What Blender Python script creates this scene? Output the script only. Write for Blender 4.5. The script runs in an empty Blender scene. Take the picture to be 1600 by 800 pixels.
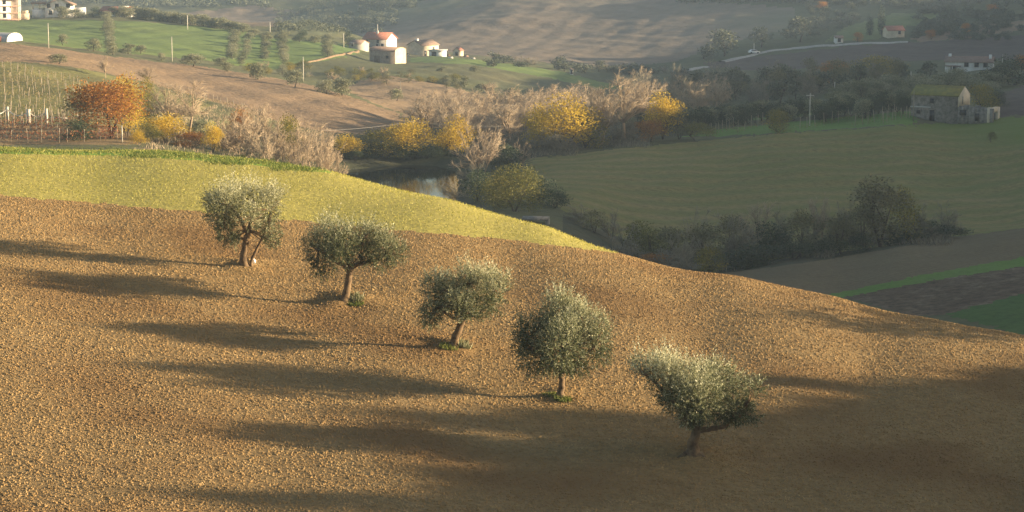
import bpy, math, random
import numpy as np
from mathutils import Vector, Matrix
R = math.radians
SC = bpy.context.scene
COL = SC.collection
rng = np.random.default_rng(7)
random.seed(7)

# ------------------------------------------------------------------ camera, sky, sun, exposure
F = 3608.0            # focal length in pixels of a 1600 px wide picture
PITCH = R(8.67)
cam_d = bpy.data.cameras.new('camera')
cam_d.sensor_width = 36.0
cam_d.lens = F / 1600 * 36.0
cam_d.clip_start = 0.5
cam_d.clip_end = 9000
cam = bpy.data.objects.new('camera', cam_d)
COL.objects.link(cam)
cam.rotation_euler = (R(90) - PITCH, 0, 0)
SC.camera = cam

SUN_EL, SUN_AZ = R(9.7), R(88)      # azimuth clockwise from +Y (the view direction)
world = bpy.data.worlds.new('World')
SC.world = world
world.use_nodes = True
wn = world.node_tree.nodes
sky = wn.new('ShaderNodeTexSky')
sky.sky_type = 'NISHITA'
sky.sun_disc = False
sky.sun_elevation = SUN_EL
sky.sun_rotation = SUN_AZ
sky.air_density = 1.0
sky.dust_density = 1.6
sky.ozone_density = 0.6
world.node_tree.links.new(sky.outputs[0], wn['Background'].inputs[0])
wn['Background'].inputs[1].default_value = 0.07
sun_d = bpy.data.lights.new('sun', 'SUN')
sun_d.energy = 5.0
sun_d.angle = R(0.6)
sun_d.color = (1.0, 0.79, 0.51)
sun = bpy.data.objects.new('sun', sun_d)
COL.objects.link(sun)
sd = Vector((math.sin(SUN_AZ) * math.cos(SUN_EL), math.cos(SUN_AZ) * math.cos(SUN_EL), math.sin(SUN_EL)))
sun.rotation_euler = sd.to_track_quat('Z', 'Y').to_euler()
sun.location = (60, 0, 60)
SC.view_settings.view_transform = 'Standard'
SC.view_settings.look = 'None'
SC.view_settings.exposure = 1.68
SC.view_settings.gamma = 1.0
SC.view_settings.use_curve_mapping = False
SC.render.engine = 'CYCLES'
HAZE = 0.00012
SC.cycles.use_denoising = True
SC.cycles.denoising_prefilter = 'ACCURATE'
SC.cycles.max_bounces = 6
SC.cycles.volume_bounces = 1
SC.cycles.transparent_max_bounces = 4

# ------------------------------------------------------------------ helpers
def tag(o, label=None, cat=None, group=None, kind=None):
    if label: o['label'] = label
    if cat: o['category'] = cat
    if group: o['group'] = group
    if kind: o['kind'] = kind
    return o

def mesh_np(name, v, quads=None, tris=None, smooth=True, attr=None):
    me = bpy.data.meshes.new(name)
    v = np.asarray(v, dtype=np.float32)
    me.vertices.add(len(v))
    me.vertices.foreach_set('co', v.ravel())
    parts, starts, p = [], [], 0
    for arr, k in ((quads, 4), (tris, 3)):
        if arr is not None and len(arr):
            arr = np.asarray(arr, dtype=np.int32)
            parts.append(arr.ravel())
            starts.append(p + np.arange(len(arr), dtype=np.int32) * k)
            p += arr.size
    idx = np.concatenate(parts); st = np.concatenate(starts).astype(np.int32)
    me.loops.add(len(idx)); me.loops.foreach_set('vertex_index', idx)
    me.polygons.add(len(st)); me.polygons.foreach_set('loop_start', st)
    me.update(calc_edges=True)
    if smooth:
        me.polygons.foreach_set('use_smooth', np.ones(len(st), dtype=bool))
    if attr is not None:
        a = me.attributes.new('tint', 'FLOAT', 'POINT')
        a.data.foreach_set('value', np.asarray(attr, dtype=np.float32))
    me.validate()
    return me

def link(name, me, mat=None, parent=None, loc=None):
    o = bpy.data.objects.new(name, me)
    COL.objects.link(o)
    if mat is not None and me is not None and len(me.materials) == 0:
        me.materials.append(mat)
    if parent is not None: o.parent = parent
    if loc is not None: o.location = loc
    return o

def empty(name, loc, rz=0.0, s=1.0):
    o = bpy.data.objects.new(name, None)
    COL.objects.link(o)
    o.location = loc; o.rotation_euler = (0, 0, rz); o.scale = (s, s, s)
    o.empty_display_size = 0.5
    return o

def smooth_noise(x, y, scale, seed, octaves=3):
    r = np.random.default_rng(seed)
    out = np.zeros_like(x); amp = 1.0; tot = 0.0; s = scale
    for o in range(octaves):
        for k in range(5):
            a = r.uniform(0, 2 * math.pi); ph = r.uniform(0, 2 * math.pi); w = 2 * math.pi / s * r.uniform(.7, 1.4)
            out += amp * np.sin((x * math.cos(a) + y * math.sin(a)) * w + ph)
        tot += amp * 2.2; amp *= .5; s *= .5
    return out / tot

# ------------------------------------------------------------------ materials
def new_mat(name):
    m = bpy.data.materials.new(name)
    m.use_nodes = True
    nt = m.node_tree
    return m, nt, nt.nodes['Principled BSDF']

def N(nt, t, **kw):
    n = nt.nodes.new(t)
    for k, v in kw.items(): setattr(n, k, v)
    return n

def ramp(nt, fac, stops):
    r = N(nt, 'ShaderNodeValToRGB')
    el = r.color_ramp.elements
    while len(el) < len(stops): el.new(0.5)
    for e, (p, c) in zip(el, stops):
        e.position = p; e.color = (*c, 1)
    nt.links.new(fac, r.inputs[0])
    return r.outputs[0]

def noise(nt, vec, scale, detail=4, rough=.55, dist=0.0):
    n = N(nt, 'ShaderNodeTexNoise')
    n.inputs['Scale'].default_value = scale; n.inputs['Detail'].default_value = detail
    n.inputs['Roughness'].default_value = rough; n.inputs['Distortion'].default_value = dist
    nt.links.new(vec, n.inputs['Vector'])
    return n.outputs['Fac']

def mapped(nt, rot=0.0, scale=(1, 1, 1), world=True):
    g = N(nt, 'ShaderNodeNewGeometry') if world else N(nt, 'ShaderNodeTexCoord')
    mp = N(nt, 'ShaderNodeMapping')
    nt.links.new(g.outputs['Position' if world else 'Object'], mp.inputs[0])
    mp.inputs['Rotation'].default_value = (0, 0, rot)
    mp.inputs['Scale'].default_value = scale
    return mp.outputs[0]

def mixc(nt, fac, a, b, mode='MIX'):
    m = N(nt, 'ShaderNodeMix', data_type='RGBA', blend_type=mode)
    for sock, v in ((m.inputs[0], fac), (m.inputs[6], a), (m.inputs[7], b)):
        if isinstance(v, (int, float)): sock.default_value = v
        elif isinstance(v, tuple): sock.default_value = (*v, 1)
        else: nt.links.new(v, sock)
    return m.outputs[2]

def ground_mat(name, c1, c2, c3, big=.03, fine=.8, bump=.5, bump_scale=None, stripes=None, rough=.95, fine_mix=.5, patches=None):
    """earth or grass: broad patches, fine speckle, relief; stripes = (angle, period m, colour, amount)"""
    m, nt, b = new_mat(name)
    v = mapped(nt)
    c = ramp(nt, noise(nt, v, big, 5, .6), [(.3, c1), (.55, c2), (.72, c3)])
    f = noise(nt, v, fine, 5, .7)
    dark = mixc(nt, 1.0, c, ramp(nt, f, [(.3, (.5, .5, .5)), (.5, (1, 1, 1)), (.72, (1.45, 1.42, 1.35))]), 'MULTIPLY')
    c = mixc(nt, fine_mix, c, dark)
    if stripes:
        ang, per, sc, amt = stripes
        vs = mapped(nt, ang, (1, 1, .0))
        w = N(nt, 'ShaderNodeTexWave')
        w.inputs['Scale'].default_value = math.pi / 10 / per * 2
        w.inputs['Distortion'].default_value = 2.5; w.inputs['Detail'].default_value = 2
        w.inputs['Detail Scale'].default_value = .8
        nt.links.new(vs, w.inputs['Vector'])
        mm = N(nt, 'ShaderNodeMath', operation='MULTIPLY'); mm.inputs[1].default_value = amt
        nt.links.new(w.outputs['Fac'], mm.inputs[0])
        c = mixc(nt, mm.outputs[0], c, sc)
    if patches:
        pc, psc, lo, hi = patches
        pf = ramp(nt, noise(nt, v, psc, 3, .5), [(lo, (0, 0, 0)), (hi, (1, 1, 1))])
        c = mixc(nt, pf, c, pc)
    nt.links.new(c, b.inputs['Base Color'])
    b.inputs['Roughness'].default_value = rough
    b.inputs['Specular IOR Level'].default_value = .15
    if bump:
        bp = N(nt, 'ShaderNodeBump'); bp.inputs['Strength'].default_value = 1.0
        bp.inputs['Distance'].default_value = bump
        nt.links.new(noise(nt, v, bump_scale or fine * 2, 5, .65), bp.inputs['Height'])
        nt.links.new(bp.outputs[0], b.inputs['Normal'])
    return m

def leaf_mat(name, stops, trans=.35, rough=.6, back=None):
    m, nt, b = new_mat(name)
    at = N(nt, 'ShaderNodeAttribute'); at.attribute_name = 'tint'
    oi = N(nt, 'ShaderNodeObjectInfo')
    ma = N(nt, 'ShaderNodeMath', operation='MULTIPLY_ADD')
    nt.links.new(oi.outputs['Random'], ma.inputs[0]); ma.inputs[1].default_value = .22; ma.inputs[2].default_value = -.11
    ad = N(nt, 'ShaderNodeMath', operation='ADD'); ad.use_clamp = True
    nt.links.new(at.outputs['Fac'], ad.inputs[0]); nt.links.new(ma.outputs[0], ad.inputs[1])
    c = ramp(nt, ad.outputs[0], stops)
    if back:
        g = N(nt, 'ShaderNodeNewGeometry')
        c = mixc(nt, g.outputs['Backfacing'], c, back)
    nt.links.new(c, b.inputs['Base Color'])
    b.inputs['Roughness'].default_value = rough
    b.inputs['Specular IOR Level'].default_value = .25
    if trans > 0:
        t = N(nt, 'ShaderNodeBsdfTranslucent'); nt.links.new(c, t.inputs[0])
        mx = N(nt, 'ShaderNodeMixShader'); mx.inputs[0].default_value = trans
        nt.links.new(b.outputs[0], mx.inputs[1]); nt.links.new(t.outputs[0], mx.inputs[2])
        nt.links.new(mx.outputs[0], nt.nodes['Material Output'].inputs[0])
    return m

def solid_mat(name, c1, c2=None, scale=2.0, rough=.9, bump=0.0, metallic=0.0, spec=.3):
    m, nt, b = new_mat(name)
    v = mapped(nt, world=False)
    f = noise(nt, v, scale, 5, .65)
    c2 = c2 or tuple(x * .75 for x in c1)
    nt.links.new(ramp(nt, f, [(.35, c2), (.62, c1)]), b.inputs['Base Color'])
    b.inputs['Roughness'].default_value = rough; b.inputs['Metallic'].default_value = metallic
    b.inputs['Specular IOR Level'].default_value = spec
    if bump:
        bp = N(nt, 'ShaderNodeBump'); bp.inputs['Distance'].default_value = bump
        nt.links.new(noise(nt, v, scale * 3, 5, .7), bp.inputs['Height'])
        nt.links.new(bp.outputs[0], b.inputs['Normal'])
    return m

# ------------------------------------------------------------------ terrain: a height field fitted through surveyed points
CP, SP = math.cos(PITCH), math.sin(PITCH)
def ray(u, v):
    xc = (u - 800) / F; yc = (400 - v) / F
    return np.array([xc, yc * SP + CP, yc * CP - SP])
def pt(u, v, y):
    d = ray(u, v); return d * (y / d[1])
HU = np.array
CTRL = [
 # the near hill: foreground, row of trees (on one gently tilted face), crest, far side
]
def face(u, v): return (u, v, 97725.0 / (v + 316 - .08 * (u - 800)))
CTRL += [face(u, v) for u, v in ((0,800),(400,800),(800,800),(1200,800),(1600,800),(0,600),(300,600),(383,414),(542,470),(711,541),(877,620),(1086,710),
 (1400,700),(1600,640),(1350,580),(1100,550),(600,640),(150,470),(1600,700),(150,330),(500,345),(800,420),(-700,330),(-700,700),(2300,780),(2300,640))]
CREST = [(0,229,168),(250,235,171),(400,250,170),(515,267,166),(700,310,157),(850,352,149),(985,400,142),(1150,432,136),(1300,465,132),(1450,500,129),(1600,527,125.5),(1800,570,121)]
CTRL += CREST + [(-600,190,165),(-500,210,205)]
CTRL += [(u, v + dv, r + dr) for (u, v, r), dv, dr in zip(CREST, (13,14,17,22,26,33,35,38,36,36,38,40), (22,)*12)]
CTRL += [(985,470,190),(1300,545,172),(1600,620,160),(700,368,212),(400,292,228)]
CTRL += [
 # pond basin and the river valley
 (540,300,365),(640,300,368),(720,302,365),(620,268,402),(700,262,408),(540,268,400),
 (760,262,410),(800,330,318),(830,343,305),(900,345,315),
 # slope on the left behind the crest
 (0,224,300),(200,224,300),(330,236,312),(440,250,320),(0,190,345),(200,195,350),(330,205,360),
 (0,95,440),(160,118,445),(330,160,440),(420,190,420),(520,235,420),
 (30,70,560),(0,66,560),(160,86,590),(300,102,620),(400,119,600),(470,131,590),(540,150,575),(620,178,560),(300,150,500),(450,180,500),(640,205,520),
 (600,118,700),(700,140,680),(760,155,660),(540,138,660),(460,118,700),
 (0,58,690),(150,78,690),(300,92,700),(420,108,720),(300,48,860),(130,36,860),(0,32,880),(520,78,820),(520,66,900),
 (600,97,850),(690,90,860),(740,93,860),(850,110,850),(930,132,820),(850,135,780),(500,30,1000),(200,12,1000),(0,0,1000),
 (640,212,470),(800,185,560),(950,228,435),(900,150,700),(1000,140,770),(760,205,500),
 # the field on the right
 (840,246,410),(1000,228,418),(1200,209,425),(1400,195,430),(1600,182,440),(1200,300,370),(1450,300,370),(1600,300,365),(1050,330,355),(1000,390,318),
 (1150,415,300),(1300,395,305),(1400,385,312),(1500,368,320),(1600,358,325),
 (1140,425,280),(1250,412,282),(1400,382,290),(1600,356,296),
 (1200,446,262),(1310,460,255),(1600,405,262),(1480,490,232),(1600,462,235),(1600,518,215),
 # behind the field: hedges, ruin, white house, road, far hills
 (1100,206,450),(1300,186,460),(1500,190,445),(1600,135,520),(1560,150,490),(1300,155,560),(1450,140,570),
 (1200,168,600),(1100,140,720),(1300,122,760),(1515,114,720),(1600,105,730),(1400,120,720),
 (1130,96,1000),(1330,69,1050),(1600,62,1000),(1150,120,860),(1600,85,860),
 (950,112,960),(800,95,980),(700,85,1010),
 (500,55,1150),(700,60,1120),(900,70,1120),(1100,60,1150),(1300,45,1180),(1600,40,1180),(200,20,1200),
 (200,-20,1350),(500,0,1380),(800,5,1300),(1100,5,1320),(1400,-10,1350),(1600,-20,1380),
 (0,-90,1700),(500,-75,1700),(800,-70,1650),(1200,-80,1650),(1600,-90,1700),
 (0,-110,2400),(800,-110,2400),(1600,-110,2400),(0,-135,3600),(800,-135,3600),(1600,-135,3600),
 (-900,150,340),(-900,80,560),(-900,20,900),(-900,-20,1400),(2500,250,300),(2500,120,560),(2500,20,900),(2500,-30,1400),
]
P = np.array([pt(*c) for c in CTRL])
extra = []
for az in (-.6, -.25, 0, .25, .6):
    for r, z in ((68, -22.7), (52, -20.3), (38, -16.3), (24, -10.5), (12, -5.6), (4, -2.6)):
        extra.append((r * math.sin(az), r * math.cos(az), z))
P = np.vstack([P, np.array(extra)])
def par(x, y):
    r = np.sqrt(x * x + y * y); az = np.arctan2(x, y)
    return np.clip(az, -.62, .62) / .11, np.log(np.maximum(r, 3.0)) * 2.0
pa, pl = par(P[:, 0], P[:, 1])
def kern(d2): return np.where(d2 > 1e-12, d2 * np.log(np.maximum(d2, 1e-12)), 0.0)
n_ = len(P)
Km = kern((pa[:, None] - pa) ** 2 + (pl[:, None] - pl) ** 2) + np.eye(n_) * 0.02
Pm = np.stack([np.ones(n_), pa, pl], 1)
A_ = np.block([[Km, Pm], [Pm.T, np.zeros((3, 3))]])
W_ = np.linalg.solve(A_, np.concatenate([P[:, 2] / np.exp(pl / 2) , np.zeros(3)]))   # slope-like value z/r
def base_z(x, y):
    sh = x.shape; a, l = par(x.ravel(), y.ravel()); out = np.empty(a.size)
    for s in range(0, a.size, 20000):
        aa, ll = a[s:s + 20000], l[s:s + 20000]
        out[s:s + 20000] = kern((aa[:, None] - pa) ** 2 + (ll[:, None] - pl) ** 2) @ W_[:n_] + W_[n_] + W_[n_ + 1] * aa + W_[n_ + 2] * ll
    return (out * np.exp(l / 2)).reshape(sh)
def smax(a, b, k=2.5):
    m = np.maximum(a, b)
    return m + k * np.log(np.exp((a - m) / k) + np.exp((b - m) / k))
POND_Z = float(pt(650, 272, 400)[2])
def height(x, y):
    z = base_z(x, y)
    far = np.hypot(x, y)
    # undulations that grow with distance
    z = z + smooth_noise(x, y, 22, 3, 3) * np.interp(far, [60, 230, 330, 420], [.04, .06, .25, .35])
    z = z + smooth_noise(x, y, 160, 5, 4) * np.clip((far - 900) / 500, 0, 1) * 2.6
    z = z + np.clip(x, -420, 420) * .095 * np.clip((far - 960) / 260, 0, 1) * np.clip((2600 - far) / 800, 0, 1)
    # the hill the picture was taken from runs on to the right of the view and shades the foot of the slope
    h1 = np.interp(y, [-78, 30, 69, 85, 95, 102, 108, 116, 125, 134, 168, 208], [-2, -2, -1.4, -1.5, -2.1, -3.2, -4.9, -6.8, -10.0, -16, -30, -44])
    h1 = h1 - 1.9 - ((x - 112) / 30.0) ** 2 * 9.0
    # a long ridge on the right that keeps the valley floor in shade
    xc = np.maximum(205, .2217 * y + 105) + np.clip((y - 850) / 150, 0, 1) * 65
    h2 = np.interp(y, [84, 134, 194, 275, 450, 650, 830, 1010, 1300, 1800], [-56, -26, -8, -4, -7, -10, -12, -8, -6, -20])
    h2 = h2 - 2.6 + smooth_noise(x, y, 60, 11, 3) * 1.3 - ((x - xc) / 45.0) ** 2 * 12.0
    z = smax(z, np.where(y < 260, h1, -200.0)); z = smax(z, np.where((y > 50) & (x > 60), h2, -200.0))
    return z
az_in = np.linspace(-.245, .245, 520)
AZ = np.concatenate([np.linspace(-1.75, -.26, 60), az_in, np.linspace(.26, 1.75, 110)])
RR = np.concatenate([np.geomspace(2, 74, 30), np.geomspace(75, 218, 330)[0:], np.geomspace(219, 460, 260), np.geomspace(463, 1500, 260), np.geomspace(1540, 3500, 26)])
GA, GR = np.meshgrid(AZ, RR)
GX, GY = GR * np.sin(GA), GR * np.cos(GA)
GZ = height(GX, GY)
# pond: let the bed sink below the water inside its outline
pond_poly = np.array([(-36, 372), (-31, 405), (-20, 414), (-14, 413), (-10, 404), (-9, 385), (-9, 362), (-14, 345), (-22, 340), (-34, 352)], float)
def in_poly(poly, x, y):
    res = np.zeros(x.shape, bool); j = len(poly) - 1
    for i in range(len(poly)):
        xi, yi = poly[i]; xj, yj = poly[j]
        c = ((yi > y) != (yj > y)) & (x < (xj - xi) * (y - yi) / (yj - yi + 1e-12) + xi)
        res ^= c; j = i
    return res
def poly_dist(poly, x, y):
    d = np.full(x.shape, 1e9)
    for i in range(len(poly)):
        a, b = poly[i - 1], poly[i]; ab = b - a
        t = np.clip(((x - a[0]) * ab[0] + (y - a[1]) * ab[1]) / (ab @ ab), 0, 1)
        d = np.minimum(d, np.hypot(x - a[0] - t * ab[0], y - a[1] - t * ab[1]))
    return d
box = (GX > -60) & (GX < 20) & (GY > 320) & (GY < 435)
dd = np.full(GX.shape, 99.0); inside = np.zeros(GX.shape, bool)
dd[box] = poly_dist(pond_poly, GX[box], GY[box]); inside[box] = in_poly(pond_poly, GX[box], GY[box])
sdst = np.where(inside, -dd, dd)
bank = POND_Z + np.where(sdst < 0, -np.minimum(1.6, -sdst * .5), np.minimum(sdst * .35, 1.2))
wgt = np.clip(1 - (sdst - 4) / 12, 0, 1)
GZ = GZ * (1 - wgt) + bank * wgt

FEET = [(383, 414, 1.3, .30), (542, 470, 1.4, .34), (711, 541, 1.4, .32), (877, 620, 1.1, .16), (1086, 708, 1.7, .30)]
def zat(x, y):
    """height of the built sheet"""
    r = math.hypot(x, y); a = math.atan2(x, y)
    i = min(max(int(np.searchsorted(RR, r)) - 1, 0), len(RR) - 2); j = min(max(int(np.searchsorted(AZ, a)) - 1, 0), len(AZ) - 2)
    t = min(max((r - RR[i]) / (RR[i + 1] - RR[i]), 0), 1); s = min(max((a - AZ[j]) / (AZ[j + 1] - AZ[j]), 0), 1)
    return float((GZ[i, j] * (1 - s) + GZ[i, j + 1] * s) * (1 - t) + (GZ[i + 1, j] * (1 - s) + GZ[i + 1, j + 1] * s) * t)
def hit(u, v, rmin=60.0):
    """where a line of sight meets the ground beyond rmin"""
    d = ray(u, v); h = math.hypot(d[0], d[1]); a = math.atan2(d[0], d[1])
    j = min(max(int(np.searchsorted(AZ, a)) - 1, 0), len(AZ) - 2); s = (a - AZ[j]) / (AZ[j + 1] - AZ[j])
    prof = GZ[:, j] * (1 - s) + GZ[:, j + 1] * s
    lz = RR * d[2] / h
    below = (lz <= prof) & (RR > rmin)
    i = int(np.argmax(below))
    if not below[i]: i = len(RR) - 1
    if i == 0: i = 1
    f0 = lz[i - 1] - prof[i - 1]; f1 = lz[i] - prof[i]
    t = f0 / (f0 - f1) if f0 > 0 and f1 < 0 else 1.0
    r = RR[i - 1] + (RR[i] - RR[i - 1]) * t
    x, y = r * math.sin(a), r * math.cos(a)
    return Vector((x, y, zat(x, y)))
# the plough leaves a low uneven rise of earth round each olive trunk
for u_, v_, w_, h_ in FEET:
    q_ = hit(u_, v_, 60); dx, dy = GX - q_.x, GY - q_.y
    k_ = 1 + .35 * np.sin(np.arctan2(dy, dx) * 3 + u_) + .2 * np.sin(np.arctan2(dy, dx) * 5 + v_)
    GZ = GZ + h_ * np.exp(-((dx * dx + dy * dy) / (w_ * k_) ** 2))
def polyline(pix, rmin, step=24, closed=False):
    pts = []
    seq = list(pix) + ([pix[0]] if closed else [])
    for (u0, v0), (u1, v1) in zip(seq[:-1], seq[1:]):
        n = max(1, int(math.hypot(u1 - u0, (v1 - v0) * 3) / step))
        for k in range(n):
            q = hit(u0 + (u1 - u0) * k / n, v0 + (v1 - v0) * k / n, rmin); pts.append((q.x, q.y))
    if not closed:
        q = hit(*seq[-1], rmin); pts.append((q.x, q.y))
    return np.array(pts)

# ------------------------------------------------------------------ fields: the height field cut along the field edges
M = {}
M['plough'] = ground_mat('ploughed_earth', (.215, .148, .068), (.255, .175, .080), (.30, .21, .102), .05, 3.2, .06, 5.0, fine_mix=.75, patches=((.20, .122, .052), .09, .5, .68))
M['clod'] = ground_mat('clods', (.25, .160, .070), (.31, .205, .092), (.38, .27, .135), .9, 6.0, .02, 14.0, fine_mix=.6, patches=((.215, .132, .058), .09, .5, .68))
M['sprout'] = ground_mat('sprouting_wheat', (.32, .28, .075), (.375, .32, .09), (.38, .305, .10), .03, 2.6, .10, 4.0, stripes=(R(93), .9, (.20, .20, .045), .45), fine_mix=.7)
M['verge'] = ground_mat('verge_grass', (.115, .20, .028), (.15, .25, .035), (.17, .25, .05), .08, 1.4, .15, fine_mix=.7)
M['hill'] = ground_mat('hillside_grass', (.075, .085, .036), (.105, .105, .05), (.13, .115, .06), .012, .35, .3, .5)
M['winter'] = ground_mat('winter_field', (.168, .148, .048), (.212, .175, .062), (.24, .19, .078), .018, .9, .25, 1.2, stripes=(R(84), 15.0, (.13, .15, .038), .5), fine_mix=.6, patches=((.128, .165, .036), .012, .5, .66))
M['scrub'] = ground_mat('scrub_ground', (.05, .06, .03), (.075, .07, .04), (.09, .075, .045), .05, .6, .4, .8)
M['stubble'] = ground_mat('stubble', (.135, .10, .056), (.158, .118, .066), (.18, .138, .078), .04, 1.6, .2, 2.0, stripes=(R(62), 2.6, (.10, .095, .045), .35))
M['strip'] = ground_mat('strip_grass', (.085, .16, .03), (.11, .19, .036), (.12, .18, .045), .08, 1.4, .15)
M['darkplough'] = ground_mat('dark_ploughed_earth', (.08, .056, .036), (.125, .09, .058), (.19, .145, .10), .5, 1.3, .5, 1.3, fine_mix=1.0)
M['meadow'] = ground_mat('meadow_grass', (.05, .10, .025), (.065, .12, .03), (.075, .12, .04), .05, 1.0, .2)
M['meadow2'] = ground_mat('far_meadow_grass', (.11, .14, .05), (.14, .165, .06), (.16, .17, .07), .02, .3, .2)
M['vine'] = ground_mat('vineyard_ground', (.15, .14, .055), (.19, .165, .07), (.22, .175, .085), .05, .8, .3, .9, stripes=(R(62), 3.4, (.10, .13, .035), .5))
M['redvine'] = ground_mat('vine_terrace_ground', (.21, .15, .07), (.25, .17, .085), (.24, .20, .08), .1, 1.0, .3)
M['brown'] = ground_mat('brown_slope', (.20, .135, .082), (.225, .155, .095), (.25, .175, .105), .012, .5, .5, .55, fine_mix=.55, stripes=(R(70), 5.0, (.18, .13, .075), .35))
M['tan'] = ground_mat('tan_field', (.20, .14, .085), (.23, .165, .10), (.26, .19, .115), .012, .4, .5, .5, fine_mix=.5)
M['green'] = ground_mat('hill_meadow', (.105, .155, .045), (.14, .18, .05), (.21, .235, .06), .012, .25, .3, .35, stripes=(R(80), 11.0, (.085, .14, .035), .55))
M['bare'] = ground_mat('bare_hill', (.150, .118, .085), (.175, .135, .098), (.195, .15, .105), .006, .12, .6, .2, fine_mix=.4, patches=((.115, .12, .07), .005, .5, .7))
M['grove'] = ground_mat('grove_ground', (.06, .075, .04), (.085, .095, .05), (.11, .115, .06), .01, .1, .5, .2)
M['darkbrown'] = ground_mat('dark_field', (.085, .065, .052), (.105, .08, .062), (.12, .095, .072), .01, .3, .4, .3)
M['road'] = ground_mat('road_gravel', (.30, .285, .26), (.36, .34, .31), (.40, .38, .34), .05, .8, .02)

def wpt(u, r):
    a = math.atan2(u - 800, F * 1.0); return (r * math.sin(a), r * math.cos(a))
def H(pix, rmin, step=24, closed=True): return polyline(pix, rmin, step, closed)
border = polyline([(-400, 272), (0, 305), (300, 330), (450, 344), (640, 361), (760, 371), (890, 386), (985, 399)], 60, 20)
verge_near = polyline([(-400, 230), (0, 240), (200, 244), (300, 250), (400, 259), (512, 270)], 60, 14)
far_edge = np.array([wpt(u, r) for u, r in ((1040, 157), (900, 167), (800, 174), (700, 180), (515, 189), (250, 192), (0, 190), (-400, 190))])
verge_far = np.array([wpt(u, r) for u, r in ((515, 178), (400, 184), (250, 185), (0, 182), (-400, 180))])
REG = [  # name, material, polygon in the ground plane (x, y)
 ('near_field', 'plough', None),
 ('sprouting_field', 'sprout', np.vstack([border, far_edge])),
 ('grass_verge', 'verge', np.vstack([verge_near, verge_far])),
 ('winter_field', 'winter', H([(828, 248), (1000, 229), (1200, 210), (1430, 195), (1800, 168), (1800, 345), (1500, 368), (1430, 378), (1300, 396), (1150, 412), (1000, 385), (930, 352), (860, 318), (822, 280)], 228)),
 ('stubble_field', 'stubble', H([(1120, 425), (1250, 410), (1400, 383), (1600, 356), (1800, 330), (1800, 375), (1600, 403), (1450, 428), (1300, 460), (1240, 455)], 226)),
 ('grass_strip', 'strip', H([(1290, 461), (1450, 428), (1600, 402), (1800, 374), (1800, 390), (1600, 416), (1460, 438), (1320, 464)], 212)),
 ('ploughed_strip', 'darkplough', H([(1320, 464), (1460, 438), (1600, 416), (1800, 390), (1800, 430), (1600, 459), (1475, 491), (1430, 495)], 206)),
 ('meadow', 'meadow', H([(1475, 491), (1600, 459), (1800, 430), (1800, 560), (1600, 524)], 190)),
 ('vine_terrace', 'redvine', H([(-200, 192), (60, 192), (120, 195), (205, 196), (215, 226), (0, 226), (-200, 224)], 262)),
 ('vineyard_ground', 'vine', H([(-200, 96), (0, 95), (40, 100), (150, 112), (225, 130), (330, 163), (300, 195), (210, 195), (120, 194), (-200, 190)], 300)),
 ('brown_slope', 'brown', H([(-200, 50), (0, 66), (100, 78), (160, 86), (300, 102), (400, 117), (470, 129), (540, 148), (620, 176), (650, 200), (600, 212), (500, 205), (400, 180), (330, 158), (225, 128), (150, 111), (100, 103), (40, 97), (-200, 92)], 320)),
 ('tan_field', 'tan', H([(530, 136), (600, 117), (690, 132), (790, 160), (850, 182), (760, 200), (660, 200), (630, 178), (580, 160)], 480)),
 ('hill_meadow', 'green', H([(-200, 20), (0, 30), (200, 33), (350, 44), (450, 62), (560, 72), (560, 84), (480, 100), (420, 108), (300, 92), (150, 79), (0, 60), (-200, 45)], 620)),
 ('grass_bank', 'green', H([(640, 90), (690, 88), (760, 95), (870, 110), (980, 138), (940, 140), (850, 120), (740, 101), (640, 97)], 700)),
 ('bare_hill', 'bare', H([(690, -12), (610, 25), (555, 52), (620, 72), (760, 88), (950, 108), (1060, 95), (1120, 70), (1250, 42), (1240, 12), (1100, 2), (900, -15)], 900)),
 ('tan_spur', 'bare', H([(270, 22), (400, 8), (470, 18), (430, 42), (340, 40)], 900)),
 ('grove_ground', 'grove', H([(430, 44), (480, 15), (640, -12), (690, -14), (610, 25), (555, 52), (520, 58)], 900)),
 ('dark_field', 'darkbrown', H([(1100, 98), (1330, 72), (1500, 62), (1800, 40), (1800, 95), (1640, 95), (1500, 92), (1330, 100), (1200, 112), (1110, 106)], 700)),
 ('far_meadow', 'meadow2', H([(1290, 64), (1325, 40), (1400, 20), (1470, 22), (1450, 36), (1400, 44), (1372, 62)], 900)),
 ('far_terrace', 'tan', H([(1420, 60), (1500, 44), (1700, 18), (1700, 34), (1520, 58), (1440, 66)], 880)),
 ('grass_bank', 'green', H([(1110, 188), (1250, 166), (1440, 145), (1440, 160), (1300, 176), (1150, 194)], 470)),
 ('vineyard_ground', 'strip', H([(1060, 214), (1110, 204), (1300, 184), (1432, 172), (1432, 193), (1200, 209)], 405)),
 ('brown_slope', 'darkbrown', H([(1556, 150), (1600, 132), (1800, 100), (1800, 166), (1600, 180), (1555, 184)], 450)),
]
fx = (GX[:-1, :-1] + GX[1:, 1:]) / 2; fy = (GY[:-1, :-1] + GY[1:, 1:]) / 2
wob = smooth_noise(fx, fy, 3.0, 31, 3); wob2 = smooth_noise(fx, fy, 3.0, 32, 3)
fr = np.hypot(fx, fy); amp = np.clip(fr / 500, .35, 1.2)
qx, qy = fx + wob * amp, fy + wob2 * amp
reg = np.full(fx.shape, -1, int)
fu = np.arctan2(fx, fy)
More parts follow.
